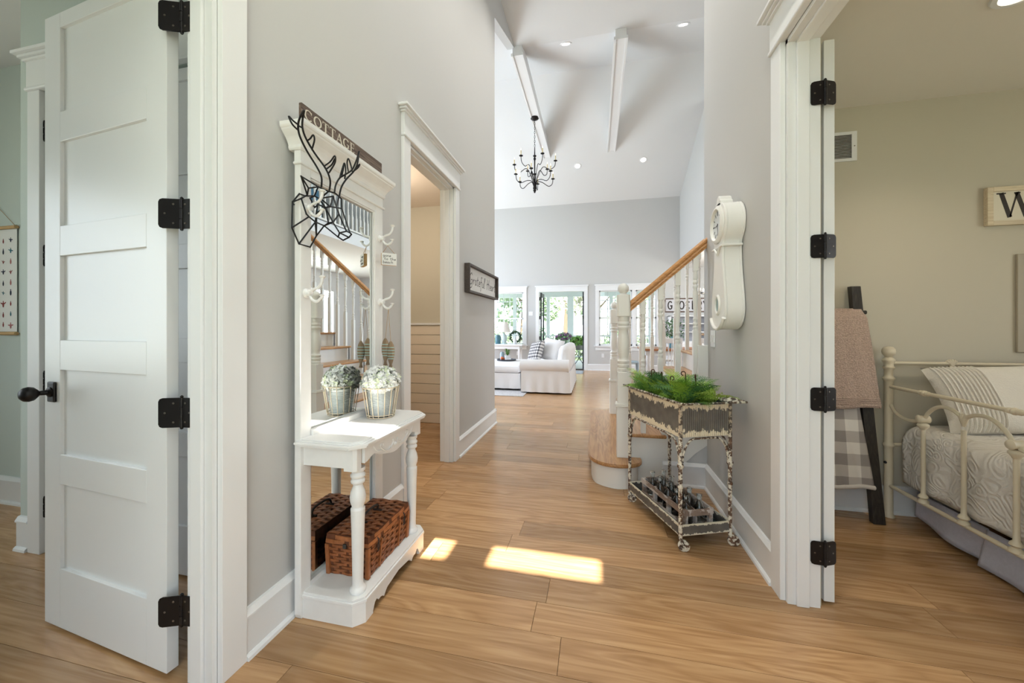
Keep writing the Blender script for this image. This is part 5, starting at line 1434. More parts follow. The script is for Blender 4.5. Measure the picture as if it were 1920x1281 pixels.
for ax_ in (AX, BX):
    g = G(); g.tube([(ax_, BYB, .828), (ax_, BYF, .828)], .0105, 10)
    for y in (2.58, 2.11):
        for q, r in ((-.022, .014), (0, .017), (.022, .014)): g.lathe([(.0105, -.010), (r, -.004), (r, .004), (.0105, .010)], (ax_, y + q, .828), 12, axis='y')
    part('top_rail', g, M_BEDM, bd, smooth=50)
    g = G(); g.tube([(ax_, BYB, .20), (ax_, BYF, .20)], .0115, 10); part('bottom_rail', g, M_BEDM, bd, smooth=60)
    for y, z in ((2.587, .675), (2.347, .720), (2.104, .675)):
        g = G(); g.lathe([(.024, .204), (.024, .216), (.014, .226), (.023, .236), (.020, .246), (.0115, .256), (.0105, .30), (.0105, z - .040)], (ax_, y, 0), 14); part('spindle', g, M_BEDM, bd, smooth=50)
    scroll((ax_, 2.587, .680)); scroll((ax_, 2.104, .680)); shell((ax_, 2.347, .730), (0, 1, 0))
    for a, b, hz in (((BYB - .018, .715), (2.605, .668), -1), ((2.575, .690), (2.360, .745), 1), ((2.334, .745), (2.118, .690), 1), ((2.088, .668), (BYF + .018, .715), -1)):
        (y0, z0), (y1, z1) = a, b
        if hz < 0:
            m1 = (y0 + (y1 - y0) * .25, min(z0, z1) - .035 if z0 > z1 else z1 - .05); pts = bez((ax_, y0, z0), (ax_, y0 + (y1 - y0) * (.2 if z0 > z1 else .35), min(z0, z1) - .030), (ax_, y0 + (y1 - y0) * (.65 if z0 > z1 else .8), min(z0, z1) - .030), (ax_, y1, z1), 12)
        else:
            pts = bez((ax_, y0, z0), (ax_, y0 + (y1 - y0) * .25, max(z0, z1) + .045), (ax_, y0 + (y1 - y0) * .70, max(z0, z1) + .050), (ax_, y1, z1), 12)
        g = G(); g.tube(pts, .0095, 10); part('curl', g, M_BEDM, bd, smooth=60)
g = G(); g.tube([(AX, BYB, .978), (BX, BYB, .978)], .0105, 10); part('back_rail', g, M_BEDM, bd, smooth=60)
g = G(); g.tube([(AX, BYB, .46), (BX, BYB, .46)], .0105, 10); part('back_rail', g, M_BEDM, bd, smooth=60)
for x in (2.144, 2.81, 3.476):
    shell((x, BYB - .002, .972), (1, 0, 0))
    for dx in (0, .09):
        g = G(); g.tube([(x + dx * .15, BYB, .95), (x + dx, BYB, .46)], .009, 8); part('back_spindle', g, M_BEDM, bd, smooth=60)
g = G(); g.ball((AX - .021, BYB - .006, .345), .009, 10); part('bolt', g, M_BLACK, bd)
g = G(); g.box(AX + .10, BYF + .08, .205, BX - .10, BYB - .08, .235); part('deck', g, M_BEDM, bd)

mt = thing('mattress', 'mattress under the white quilt on the daybed', 'mattress', (2.8, 2.34, .236))
g = G(); g.box(1.905, 1.915, .237, 3.72, 2.765, .555); part('body', g, mat('mattress_white', (226, 222, 214), .9), mt, bevel=.05)
# quilt with embossed scrolls, rounded over the mattress
def quilt_material():
    m = bpy.data.materials.new('quilt'); m.use_nodes = True; nt = m.node_tree; N = nt.nodes.new; L = nt.links.new
    b = nt.nodes['Principled BSDF']; b.inputs['Roughness'].default_value = .9; b.inputs['Base Color'].default_value = rgb(228, 222, 212)
    tc = N('ShaderNodeTexCoord')
    n0 = N('ShaderNodeTexNoise'); n0.inputs['Scale'].default_value = 5; n0.inputs['Detail'].default_value = 1; L(tc.outputs['Object'], n0.inputs['Vector'])
    mx = N('ShaderNodeVectorMath'); mx.operation = 'MULTIPLY_ADD'; L(n0.outputs['Color'], mx.inputs[0]); mx.inputs[1].default_value = (.30, .30, .30); L(tc.outputs['Object'], mx.inputs[2])
    v = N('ShaderNodeTexVoronoi'); v.inputs['Scale'].default_value = 11; v.feature = 'F1'; L(mx.outputs[0], v.inputs['Vector'])
    w = N('ShaderNodeMath'); w.operation = 'MULTIPLY'; w.inputs[1].default_value = 22; L(v.outputs['Distance'], w.inputs[0])
    sn = N('ShaderNodeMath'); sn.operation = 'SINE'; L(w.outputs[0], sn.inputs[0])
    bp = N('ShaderNodeBump'); bp.inputs['Strength'].default_value = .40; bp.inputs['Distance'].default_value = .006; L(sn.outputs[0], bp.inputs['Height'])
    n2 = N('ShaderNodeTexNoise'); n2.inputs['Scale'].default_value = 180; L(tc.outputs['Object'], n2.inputs['Vector'])
    b2 = N('ShaderNodeBump'); b2.inputs['Strength'].default_value = .4; b2.inputs['Distance'].default_value = .003; L(n2.outputs['Fac'], b2.inputs['Height']); L(bp.outputs[0], b2.inputs['Normal'])
    L(b2.outputs[0], b.inputs['Normal'])
    return m
qt = thing('quilt', 'white embossed quilt draped over the daybed mattress', 'bedspread', (2.8, 2.34, .25))
g = G()
def qf(u, v):
    # v runs around the section (left end hang, top, right hang) ; u along y
    y = 1.868 + (2.795 - 1.868) * u
    yy = y
    Lh, Lt = .36, 1.90
    s = v * (Lh + Lt + Lh); x0, x1, zt_ = 1.862, 3.76, .605
    R = .07
    if s < Lh: x, z = x0, zt_ - Lh + s
    elif s < Lh + Lt: x, z = x0 + (s - Lh), zt_
    else: x, z = x1, zt_ - (s - Lh - Lt)
    # soften the shoulders
    if x < x0 + R and z > zt_ - R:
        dx, dz = R - (x - x0), R - (zt_ - z); k = math.hypot(dx, dz)
        if k > R: x, z = x0 + R - dx * R / k, zt_ - R + dz * R / k
    edge = min(u, 1 - u)
    if edge < .07 and z > .42: z -= (.07 - edge) ** 2 * 9
    x += .007 * math.sin(y * 21) * (1 if s < Lh else 0) + .004 * math.sin(y * 47 + z * 11)
    z += .004 * math.sin(x * 17 + y * 13)
    return Vector((x, yy, z))
g.grid(qf, 60, 130)
o = part('cover', g, quilt_material(), qt, smooth=80, fix=False)
md = o.modifiers.new('thick', 'SOLIDIFY'); md.thickness = .016; md.offset = 0
g = G(); 
def qs(u, v): 
    x = 1.88 + 1.87 * u; z = .598 - .36 * v; return Vector((x, 1.866 - .004 * math.sin(x * 23) - .006 * v, z))
g.grid(qs, 60, 14); o = part('side_drop', g, MATS.get('quilt') or bpy.data.materials['quilt'], qt, smooth=80, fix=False); md = o.modifiers.new('thick', 'SOLIDIFY'); md.thickness = .014
# bed skirt
sk = thing('bed_skirt', 'lavender grey bed skirt hanging below the daybed quilt', 'bed skirt', (2.8, 2.34, .02))
M_SKIRT = mat('skirt_grey', (196, 194, 204), .95, vary=.05, vscale=60, bump=.2, bscale=300)
g = G()
def skl(u, v):
    y = 2.75 - .42 * u; return Vector((1.905 + .014 * math.sin(y * 17) * (1 - v) - .02 * (1 - v), y, .03 + .17 * v + .03 * (1 - v) * (1 - u) ** 3))
g.grid(skl, 40, 8); o = part('panel', g, M_SKIRT, sk, smooth=80, fix=False); o.modifiers.new('t', 'SOLIDIFY').thickness = .004
g = G()
def skn(u, v):
    y = 2.325 - .42 * u; return Vector((1.895 + .012 * math.sin(y * 15) * (1 - v) - .035 * (1 - v), y, .015 + .185 * v))
g.grid(skn, 40, 8); o = part('panel', g, M_SKIRT, sk, smooth=80, fix=False); o.modifiers.new('t', 'SOLIDIFY').thickness = .004
g = G()
g.grid(lambda u, v: Vector((1.90 + 1.82 * u, 1.905 - .02 * (1 - v) + .012 * math.sin(u * 30) * (1 - v), .015 + .185 * v)), 60, 8); o = part('panel', g, M_SKIRT, sk, smooth=80, fix=False); o.modifiers.new('t', 'SOLIDIFY').thickness = .004

# pillows
def pillow_mesh(w, h, d, m_, n=30):
    g = G()
    for sgn in (-1, 1):
        def f(u, v):
            a, b = u * 2 - 1, v * 2 - 1
            pin = 1 - .06 * (1 - abs(a) ** 2) * 0
            ex = (1 - a ** 4) ** .5 * (1 - b ** 4) ** .5
            cx_ = 1 - .05 * (1 - b * b); cz_ = 1 - .05 * (1 - a * a)
            return Vector((a * w / 2 * cx_, sgn * d / 2 * ex, b * h / 2 * cz_))
        g.grid(f, n, n)
    bmesh.ops.remove_doubles(g.bm, verts=g.bm.verts, dist=.0005)
    return g.mesh('pillow', m_, 80)
M_PIL = mat('pillow_white', (232, 226, 214), .9, vary=.02, bump=.35, bscale=150)
pi = thing('bed_pillow', 'large white pillow with pleated edge on the daybed', 'pillow', (2.42, 2.655, .635))
o = put('cushion', pillow_mesh(1.02, .40, .17, M_PIL), pi, loc=(0.01, 0, .175), rot=(-.46, -.06, 0))
Mp = Matrix.Translation((0.01, 0, .175)) @ (Matrix.Rotation(-.06, 4, 'Y') @ Matrix.Rotation(-.46, 4, 'X'))
def ps(a, b):
    ex = (1 - a ** 4) ** .5 * (1 - b ** 4) ** .5
    return Vector((a * .51 * (1 - .05 * (1 - b * b)), -.085 * ex - .003, b * .20 * (1 - .05 * (1 - a * a))))
for k in range(11):
    g = G(); g.tube([ps(-.93 + k * .036, -.96 + 1.92 * i / 16) for i in range(17)], .0055, 6); o2 = part('pleat', g, M_PIL, pi, smooth=60, loc=(0.01, 0, .175), rot=(-.46, -.06, 0))
p2 = thing('bed_pillow', 'second white pillow at the right end of the daybed', 'pillow', (3.25, 2.695, .635))
put('cushion', pillow_mesh(.70, .40, .17, M_PIL), p2, loc=(0, 0, .185), rot=(-.40, .05, 0))
# ================================================================= GREAT ROOM
# windows and french door in the far wall
M_MUN = mat('muntin_grey', (206, 214, 216), .5)
def far_window(n, x0, x1, ncol, label):
    w = thing('window_%d' % n, label, None, (x0, YF, .70)); w['kind'] = 'structure'
    z0, z1, zm = .70, 2.25, 1.48
    for a in ((x0, x0 + .035, z0, z1), (x1 - .035, x1, z0, z1), (x0, x1, z0, z0 + .05), (x0, x1, z1 - .035, z1), (x0, x1, zm - .02, zm + .02)):
        g = G(); g.box(a[0], YF + .03, a[2], a[1], YF + .09, a[3]); part('sash', g, M_TRIM, w)
    for lo, hi in ((z0 + .05, zm - .02), (zm + .02, z1 - .035)):
        for k in range(1, ncol):
            x = x0 + .035 + (x1 - x0 - .07) * k / ncol
            g = G(); g.box(x - .008, YF + .05, lo, x + .008, YF + .07, hi); part('muntin', g, M_MUN, w)
        for k in (1, 2):
            z = lo + (hi - lo) * k / 3
            g = G(); g.box(x0 + .035, YF + .05, z - .008, x1 - .035, YF + .07, z + .008); part('muntin', g, M_MUN, w)
        g = G(); g.box(x0 + .035, YF + .058, lo, x1 - .035, YF + .062, hi); part('pane', g, M_GLASS, w)
far_window(1, WINS[0][0], WINS[0][1], 6, 'left far window with small panes')
far_window(2, WINS[1][0], WINS[1][1], 4, 'far window with small panes behind the newel posts')
far_window(3, WINS[2][0], WINS[2][1], 3, 'far window with small panes behind the balusters')
def far_casing(n, x0, x1, z0, H, sill, label):
    o = thing('trim_%d' % n, label, None, (x0, YF, 0)); o['kind'] = 'structure'
    for a, b in ((x0 - .10, x0), (x1, x1 + .10)):
        g = G(); g.box(a, YF - .022, z0, b, YF, H); part('side_casing', g, M_TRIM, o)
    g = G(); g.box(x0 - .10, YF - .026, H, x1 + .10, YF, H + .14); part('head_board', g, M_TRIM, o)
    g = G(); g.box(x0 - .125, YF - .05, H + .14, x1 + .125, YF, H + .175); part('cap', g, M_TRIM, o)
    g = G(); g.box(x0 - .105, YF - .034, H - .006, x1 + .105, YF, H + .014); part('bead', g, M_TRIM, o)
    if sill:
        g = G(); g.box(x0 - .14, YF - .07, z0 - .03, x1 + .14, YF, z0); part('sill', g, M_TRIM, o)
        g = G(); g.box(x0 - .10, YF - .02, z0 - .13, x1 + .10, YF, z0 - .03); part('apron', g, M_TRIM, o)
far_casing(7, WINS[0][0], WINS[0][1], .70, 2.25, True, 'white casing of the left far window')
far_casing(8, DOOR[0], DOOR[1], 0, 2.25, False, 'white casing of the open french doors')
far_casing(9, WINS[1][0], WINS[2][1], .70, 2.25, True, 'white casing of the paired far windows')
g = G(); g.box(WINS[1][1], YF - .02, .70, WINS[2][0], YF, 2.25); struct('trim_10', g, M_TRIM)
# french doors swung outwards onto the porch
for n, x, sgn in ((5, DOOR[0] + .012, 1), (6, DOOR[1] - .012, -1)):
    d = thing('door_%d' % n, ('dark edged french door folded open at the left', 'dark edged french door folded open at the right')[n - 5], None, (x, YF + .14, 0)); d['kind'] = 'structure'
    for a in ((YF + .15, YF + .24, .01, 2.24), (YF + .68, YF + .77, .01, 2.24), (YF + .24, YF + .68, .01, .26), (YF + .24, YF + .68, 2.12, 2.24)):
        g = G(); g.box(x, a[0], a[2], x + sgn * .035, a[1], a[3]); part('frame', g, M_BLACK if False else mat('door_dark', (58, 60, 66), .5), d)
    g = G(); g.box(x + sgn * .014, YF + .24, .26, x + sgn * .020, YF + .68, 2.12); part('pane', g, M_GLASS, d)
    for z in (.25, .9, 1.5, 2.05):
        g = G(); g.box(x - sgn * .008, YF + .005, z - .05, x + sgn * .022, YF + .06, z + .05); part('hinge', g, M_BLACK, d)
g = G(); g.box(DOOR[0], YF, 0, DOOR[1], YF + .14, .022); struct('trim_11', g, mat('threshold_dark', (58, 56, 56), .5))

# outlets and switch on the far wall
for x, z, w_, lb in ((-1.86, 1.62, .12, 'white switch plate between the far window and the doors'), (-.075 + .27, .42, .07, 'white outlet right of the french doors'), (-2.25, .45, .07, 'white outlet under the left far window')):
    o = thing('wall_plate', lb, 'switch', (x, YF, z)); g = G(); g.box(x - w_ / 2, YF - .008, z - .058, x + w_ / 2, YF - .0005, z + .058); part('plate', g, M_TRIM, o, bevel=.002)
    g = G(); g.box(x - w_ * .2, YF - .011, z - .03, x + w_ * .2, YF - .008, z + .03); part('rocker', g, M_TRIM, o)

# sofa with a long chaise
M_SLIP = mat('slipcover_white', (234, 231, 229), .9, bump=.25, bscale=9)
sf = thing('sofa', 'white slipcovered sofa with rolled arms, its back towards the stairs', 'sofa', (-.95, 7.65, 0))
def wavy_box(x0, x1, y0, y1, z0, z1, amp=.012, flare=.02, n=26):
    g = G(); 
    per = [(x0, y0), (x1, y0), (x1, y1), (x0, y1)]
    pts = []
    for i in range(4):
        a, b = per[i], per[(i + 1) % 4]
        for k in range(n): pts.append((a[0] + (b[0] - a[0]) * k / n, a[1] + (b[1] - a[1]) * k / n, i))
    cx_, cy_ = (x0 + x1) / 2, (y0 + y1) / 2
    def f(u, v):
        x, y, i = pts[int(round(u * len(pts))) % len(pts)]
        w = (1 - v); s = amp * math.sin(x * 31 + y * 27) * w + flare * w
        dx, dy = (0, -1) if i == 0 else (1, 0) if i == 1 else (0, 1) if i == 2 else (-1, 0)
        return Vector((x + dx * s, y + dy * s, z0 + (z1 - z0) * v))
    vs = g.grid(f, len(pts), 8, closed_u=True)
    g.bm.faces.new([r[-1] for r in vs])
    return g
part('skirt', wavy_box(-1.34, -.45, 6.74, 8.62, .03, .40), M_SLIP, sf, smooth=60)
g = G(); g.box(-1.32, 6.98, .40, -.72, 8.40, .52); part('seat_cushion', g, M_SLIP, sf, bevel=.05)
for y in (6.72, 8.42):
    g = G(); g.box(-1.33, y + .02, .36, -.50, y + .20, .52)
    g.tube([(-1.36, y + .09, .505), (-.9, y + .09, .507), (-.47, y + .09, .505)], .115, 20); part('arm', g, M_SLIP, sf, smooth=50)
g = G(); g.hexa([(-.74, 6.90, .36), (-.455, 6.90, .36), (-.455, 8.60, .36), (-.74, 8.60, .36)], [(-.66, 6.96, .88), (-.44, 6.96, .88), (-.44, 8.55, .88), (-.66, 8.55, .88)]); part('back', g, M_SLIP, sf, bevel=.09, smooth=50)
g = G(); g.box(-1.30, 6.80, .0125, -.5, 8.56, .035); part('plinth', g, mat('sofa_feet', (40, 34, 30), .7), sf)
ch_ = thing('chaise_ottoman', 'long white slipcovered ottoman left of the sofa', 'ottoman', (-2.2, 7.6, 0))
part('skirt', wavy_box(-2.95, -1.40, 6.92, 8.5, .05, .34), M_SLIP, ch_, smooth=60)
g = G(); g.box(-2.96, 6.90, .34, -1.39, 8.52, .475); part('cushion', g, M_SLIP, ch_, bevel=.05)
g = G(); g.box(-2.9, 6.98, .0125, -1.45, 8.45, .06); part('plinth', g, mat('sofa_feet', (40, 34, 30), .7), ch_)
pw_ = thing('sofa_pillow', 'plump white pillow against the sofa back', 'pillow', (-.86, 7.42, .53)); put('cushion', pillow_mesh(.54, .46, .20, M_SLIP), pw_, loc=(0, 0, .235), rot=(-.38, .12, -.72))
M_CHK = gingham('check_black', (232, 228, 224), (150, 146, 146), (62, 60, 62), 16)
pc_ = thing('sofa_pillow', 'black and white checked pillow on the sofa', 'pillow', (-1.16, 7.36, .53)); put('cushion', pillow_mesh(.44, .42, .15, M_CHK), pc_, loc=(0, 0, .205), rot=(-.40, -.15, -.85))
rg = tag(part('area_rug', (lambda g: (g.box(-3.6, 6.38, .001, -1.24, 8.6, .012), g)[1])(G()), mat('rug_grey', (204, 202, 202), .95, vary=.18, vscale=40), None), 'pale patterned grey area rug under the ottoman', 'rug')
dm = tag(part('door_mat', (lambda g: (g.box(-1.35, 9.9, .001, -.33, 10.6, .012), g)[1])(G()), mat('mat_blue', (176, 182, 190), .95, vary=.3, vscale=30), None), 'blue grey patterned mat inside the french doors', 'mat')
# tray with plant and candle
tr_ = thing('round_tray', 'dark round tray on the ottoman', 'tray', (-1.93, 8.05, .475)); g = G(); g.lathe([(.0, .002), (.21, .002), (.215, .035), (.205, .035), (.20, .010), (0, .010)], (-1.93, 8.05, .4755), 28); part('dish', g, mat('tray_dark', (62, 64, 70), .5), tr_, smooth=40)
pp = thing('potted_plant', 'small green plant in a white pot on the round tray', 'plant', (-1.90, 8.02, .486)); g = G(); g.lathe([(0, 0), (.055, 0), (.07, .11), (.062, .11), (.05, .02), (0, .02)], (-1.90, 8.02, .4865), 18); part('pot', g, mat('pot_white', (226, 224, 220), .5), pp, smooth=40)
rr = random.Random(2); g = G()
for k in range(40):
    a = rr.uniform(0, 6.28); r = rr.uniform(.05, .16); h_ = rr.uniform(.06, .17); b_ = Vector((-1.90, 8.02, .58)); d = Vector((math.cos(a), math.sin(a), 0))
    t_ = b_ + d * r + Vector((0, 0, h_)); m_ = b_ + d * r * .4 + Vector((0, 0, h_ * .9)); s_ = Vector((-d.y, d.x, 0)) * .010
    g.quad(b_ - s_ * .4, m_ - s_, t_, m_ + s_)
part('leaves', g, mat('leaf_green', (96, 140, 60), .6, vary=.2), pp, kind='stuff', fix=False)
lt = thing('lantern_jar', 'glass jar with orange flowers on the round tray', 'jar', (-2.03, 8.06, .486)); g = G(); g.lathe([(0, .001), (.05, .001), (.05, .14), (.035, .16), (.035, .18)], (-2.03, 8.06, .486), 16); part('glass', g, mat('jar_blue', (150, 168, 178), .2, spec=.6), lt, smooth=40)
g = G(); g.ball((-2.02, 8.0, .53), .035, 10); g.ball((-1.99, 8.02, .52), .025, 8); part('flowers', g, mat('flower_orange', (224, 118, 70), .7), lt, smooth=60)
cdl = tag(part('candle_box', (lambda g: (g.box(-1.86, 7.90, .4865, -1.80, 7.97, .545), g)[1])(G()), mat('box_white', (214, 214, 214), .6), None, bevel=.004), 'small white candle box at the front of the round tray', 'candle')

# console under the left far window
cs_ = thing('console_table', 'white console table below the left far window', 'table', (-2.5, 10.35, 0))
g = G(); g.box(-3.2, 10.10, .70, -1.98, 10.56, .745); part('top', g, M_TRIM, cs_, bevel=.008)
g = G(); g.box(-3.12, 10.14, .61, -2.06, 10.52, .70); part('apron', g, M_TRIM, cs_)
for x in (-3.12, -2.11):
    for y in (10.14, 10.47):
        g = G(); g.box(x, y, 0, x + .05, y + .05, .61); part('leg', g, M_TRIM, cs_)
tl = thing('table_lamp', 'table lamp with a pale cone shade before the left far window', 'lamp', (-2.55, 10.33, .745))
g = G(); g.lathe([(.0, 0), (.09, 0), (.09, .02), (.05, .03), (.085, .10), (.09, .18), (.05, .27), (.02, .30), (.012, .38)], (-2.55, 10.33, .746), 18); part('base', g, mat('lamp_base', (200, 216, 214), .3), tl, smooth=50)
g = G(); g.lathe([(.19, .33), (.10, .62)], (-2.55, 10.33, .745), 24); part('shade', g, mat('shade_cream', (236, 230, 222), .8), tl, smooth=50)
jr = thing('teal_jar', 'teal glass jar beside the table lamp', 'jar', (-2.72, 10.30, .745)); g = G(); g.lathe([(0, 0), (.075, 0), (.08, .05), (.08, .20), (.06, .23), (.065, .25)], (-2.72, 10.30, .746), 16); part('body', g, mat('teal_glass', (70, 112, 122), .2), jr, smooth=50)
wr = thing('boxwood_wreath', 'green boxwood wreath standing on the console by the left far window', 'wreath', (-2.22, 10.34, .745))
rr = random.Random(4); g = G()
for k in range(420):
    a = rr.uniform(0, 6.28); b_ = rr.uniform(0, 6.28); R_, r_ = .15, .045
    c = Vector((-2.22 + (R_ + r_ * math.cos(b_)) * math.cos(a), 10.34 + r_ * math.sin(b_), .945 + (R_ + r_ * math.cos(b_)) * math.sin(a)))
    u_ = Vector((rr.uniform(-1, 1), rr.uniform(-1, 1), rr.uniform(-1, 1))).normalized(); v_ = u_.orthogonal().normalized()
    g.quad(c - u_ * .016, c + v_ * .010, c + u_ * .016, c - v_ * .010)
part('leaves', g, mat('boxwood', (50, 84, 52), .6, vary=.25), wr, kind='stuff', fix=False)
g = G(); g.tube([(-2.22 + .15 * math.cos(t), 10.34, .945 + .15 * math.sin(t)) for t in (i * 2 * math.pi / 24 for i in range(24))], .022, 8, closed=True); part('ring', g, mat('wreath_core', (44, 66, 42), .8), wr, smooth=60)
bt_ = thing('white_bottle', 'pale ceramic bottle before the boxwood wreath', 'bottle', (-2.20, 10.18, .745)); g = G(); g.lathe([(0, 0), (.055, 0), (.055, .13), (.02, .18), (.018, .25), (.024, .255)], (-2.20, 10.18, .746), 16); part('body', g, mat('bottle_white', (206, 212, 216), .4), bt_, smooth=50)

# chandelier
chn = thing('chandelier', 'black two tier candle chandelier hanging from the left beam', 'chandelier', (-1.205, 7.47, 5.449))
cx, cy = -1.205, 7.47
g = G(); g.lathe([(0, 5.4495), (.085, 5.449), (.085, 5.436), (.06, 5.416), (.02, 5.402), (0, 5.399)], (cx, cy, 0), 20); part('canopy', g, M_BLACK, chn, smooth=50)
g = G()
for k in range(12):
    z = 5.375 - k * .0445
    g.tube([(cx + (.011 * math.cos(t) if k % 2 else 0), cy + (0 if k % 2 else .011 * math.cos(t)), z + .027 * math.sin(t)) for t in (i * math.pi / 5 for i in range(10))], .0036, 5, closed=True)
part('chain', g, M_BLACK, chn)
g = G(); g.lathe([(.006, 4.86), (.008, 4.84), (.012, 4.70), (.034, 4.685), (.034, 4.672), (.012, 4.655), (.028, 4.62), (.014, 4.585), (.012, 4.33), (.040, 4.315), (.040, 4.305), (.013, 4.29), (.013, 4.08), (.030, 4.05), (.036, 4.02), (.024, 3.995), (.036, 3.98), (.016, 3.955), (.020, 3.94), (0, 3.925)][::-1], (cx, cy, 0), 14); part('column', g, M_BLACK, chn, smooth=40)
M_CAN = mat('candle_ivory', (232, 214, 160), .6); M_BULB = mat('bulb_glow', (255, 240, 214), .4, emit=(255, 236, 200), estr=2.0)
for tier, (R_, zc_, n, ph) in enumerate(((.42, 4.54, 6, 0), (.40, 4.26, 6, .52))):
    for k in range(n):
        a = ph + k * 2 * math.pi / n; d = Vector((math.cos(a), math.sin(a), 0)); c0 = Vector((cx, cy, 0)); zb_ = 4.06 + tier * 0
        pts = [c0 + d * .02 + Vector((0, 0, zb_)), c0 + d * .07 + Vector((0, 0, zb_ + (.20 if tier == 0 else .10))), c0 + d * .17 + Vector((0, 0, zc_ - .10)), c0 + d * .30 + Vector((0, 0, zc_ - .16)), c0 + d * (R_ - .02) + Vector((0, 0, zc_ - .11)), c0 + d * R_ + Vector((0, 0, zc_))]
        g = G(); g.tube(smooth_path(pts, 5), .0072, 6); ar = part('arm', g, M_BLACK, chn, smooth=60)
        g = G(); p = c0 + d * R_; g.lathe([(.008, zc_ - .012), (.038, zc_ - .002), (.038, zc_ + .006), (.012, zc_ + .008)], p, 12); part('drip_pan', g, M_BLACK, ar, smooth=40)
        g = G(); g.lathe([(.0095, zc_ + .007), (.0095, zc_ + .105)], p, 10); part('candle', g, M_CAN, ar, smooth=40)
        g = G(); g.lathe([(.004, zc_ + .105), (.007, zc_ + .120), (.004, zc_ + .140), (0, zc_ + .155)], p, 8); part('bulb', g, M_BULB, ar, smooth=60)

# dining end, glimpsed between the balusters
M_TW = wood('table_wood', (132, 84, 52), (158, 104, 66), (178, 122, 80), rough=.4, grain=(1.2, 20, 20), along='x')
dt = thing('dining_table', 'wooden dining table with white legs behind the balusters', 'table', (1.75, 8.7, 0))
g = G(); g.box(.95, 8.20, .72, 2.65, 9.15, .765); part('top', g, M_TW, dt, bevel=.006)
g = G(); g.box(1.03, 8.28, .62, 2.57, 9.07, .72); part('apron', g, M_TRIM, dt)
for x in (1.08, 2.52):
    for y in (8.33, 9.02):
        g = G(); g.lathe([(.03, 0), (.035, .05), (.028, .12), (.045, .35), (.03, .48), (.045, .52), (.045, .62)], (x, y, 0), 14); part('leg', g, M_TRIM, dt, smooth=40)
def dining_chair(name, label, x, y, rz, m_):
    c = thing(name, label, 'chair', (x, y, 0), rz, 'dining chairs')
    g = G(); g.box(-.21, -.20, .43, .21, .21, .46); part('seat', g, m_, c, bevel=.01, loc=O0)
    for sx in (-.18, .18):
        g = G(); g.tube([(sx, -.17, .43), (sx * 1.08, -.20, 0)], .018, 8); part('leg', g, m_, c, smooth=60, loc=O0)
        g = G(); g.tube([(sx, .18, .43), (sx * 1.08, .23, 0)], .018, 8); part('leg', g, m_, c, smooth=60, loc=O0)
        g = G(); g.tube([(sx, .18, .46), (sx * .95, .25, .98)], .016, 8); part('back_post', g, m_, c, smooth=60, loc=O0)
    g = G(); g.box(-.19, .232, .90, .19, .262, 1.0); part('crest_rail', g, m_, c, bevel=.008, loc=O0)
    for k in range(5):
        g = G(); xx = -.12 + k * .06; g.tube([(xx, .185, .46), (xx, .245, .91)], .009, 6); part('spindle', g, m_, c, smooth=60, loc=O0)
M_CHB = mat('chair_blue', (176, 196, 210), .5); M_CHW = mat('chair_white', (226, 224, 222), .5)
dining_chair('dining_chair', 'pale blue spindle chair at the left end of the dining table', .72, 8.65, R90, M_CHB)
dining_chair('dining_chair', 'white spindle chair at the near side of the dining table', 1.45, 8.02, math.pi, M_CHW)
dining_chair('dining_chair', 'white spindle chair at the near right of the dining table', 2.1, 8.02, math.pi, M_CHW)
dining_chair('dining_chair', 'white spindle chair at the far side of the dining table', 1.7, 9.35, 0, M_CHW)
gsn = thing('grocery_sign', 'framed GROCERY sign on the far dining wall', 'sign', (2.25, YF, 1.6))
g = G(); g.box(1.84, YF - .016, 1.64, 2.98, YF - .002, 1.98); part('panel', g, mat('sign_pale', (206, 204, 206), .7), gsn)
for a in ((1.82, 1.85, 1.62, 2.0), (2.97, 3.0, 1.62, 2.0), (1.85, 2.97, 1.97, 2.0), (1.85, 2.97, 1.62, 1.65)):
    g = G(); g.box(a[0], YF - .026, a[2], a[1], YF - .001, a[3]); part('frame_piece', g, mat('frame_brown', (92, 68, 54), .6), gsn)
g = G(); lettering(g, 'GROCERY', (1.90, YF - .0165, 1.70), (1, 0, 0), (0, 0, 1), .22, False, .88); part('lettering', g, mat('sign_black', (46, 36, 30), .6), gsn)
hu = thing('white_hutch', 'white hutch with open shelves against the far dining wall', 'hutch', (2.3, 10.5, 0))
g = G(); g.box(1.86, 10.35, 0, 2.9, 10.76, .85); part('base', g, M_TRIM, hu, bevel=.006)
for a in ((1.90, 1.94), (2.82, 2.86)):
    g = G(); g.box(a[0], 10.5, .85, a[1], 10.76, 1.52); part('side', g, M_TRIM, hu)
for z in (1.08, 1.30, 1.50):
    g = G(); g.box(1.90, 10.5, z, 2.86, 10.76, z + .025); part('shelf', g, M_TRIM, hu)
g = G(); g.box(1.94, 10.74, .85, 2.82, 10.76, 1.5); part('back_panel', g, mat('hutch_back', (176, 176, 180), .7), hu)
for k, xx in enumerate((1.88, 2.39)):
    g = G(); g.box(xx + .02, 10.335, .06, xx + .47, 10.352, .80); d = part('door', g, M_TRIM, hu, bevel=.004)
    g = G(); g.ball((xx + (.43 if k == 0 else .06), 10.325, .5), .014, 8); part('knob', g, M_BLACK, d)
vp = thing('vase_greenery', 'teal vase of leafy stems on the dining table', 'plant', (1.62, 8.65, .765))
g = G(); g.lathe([(0, 0), (.06, 0), (.09, .08), (.085, .16), (.04, .22), (.05, .25)], (1.62, 8.65, .7655), 16); part('vase', g, mat('teal_glass2', (110, 160, 176), .25), vp, smooth=50)
rr = random.Random(6); g = G()
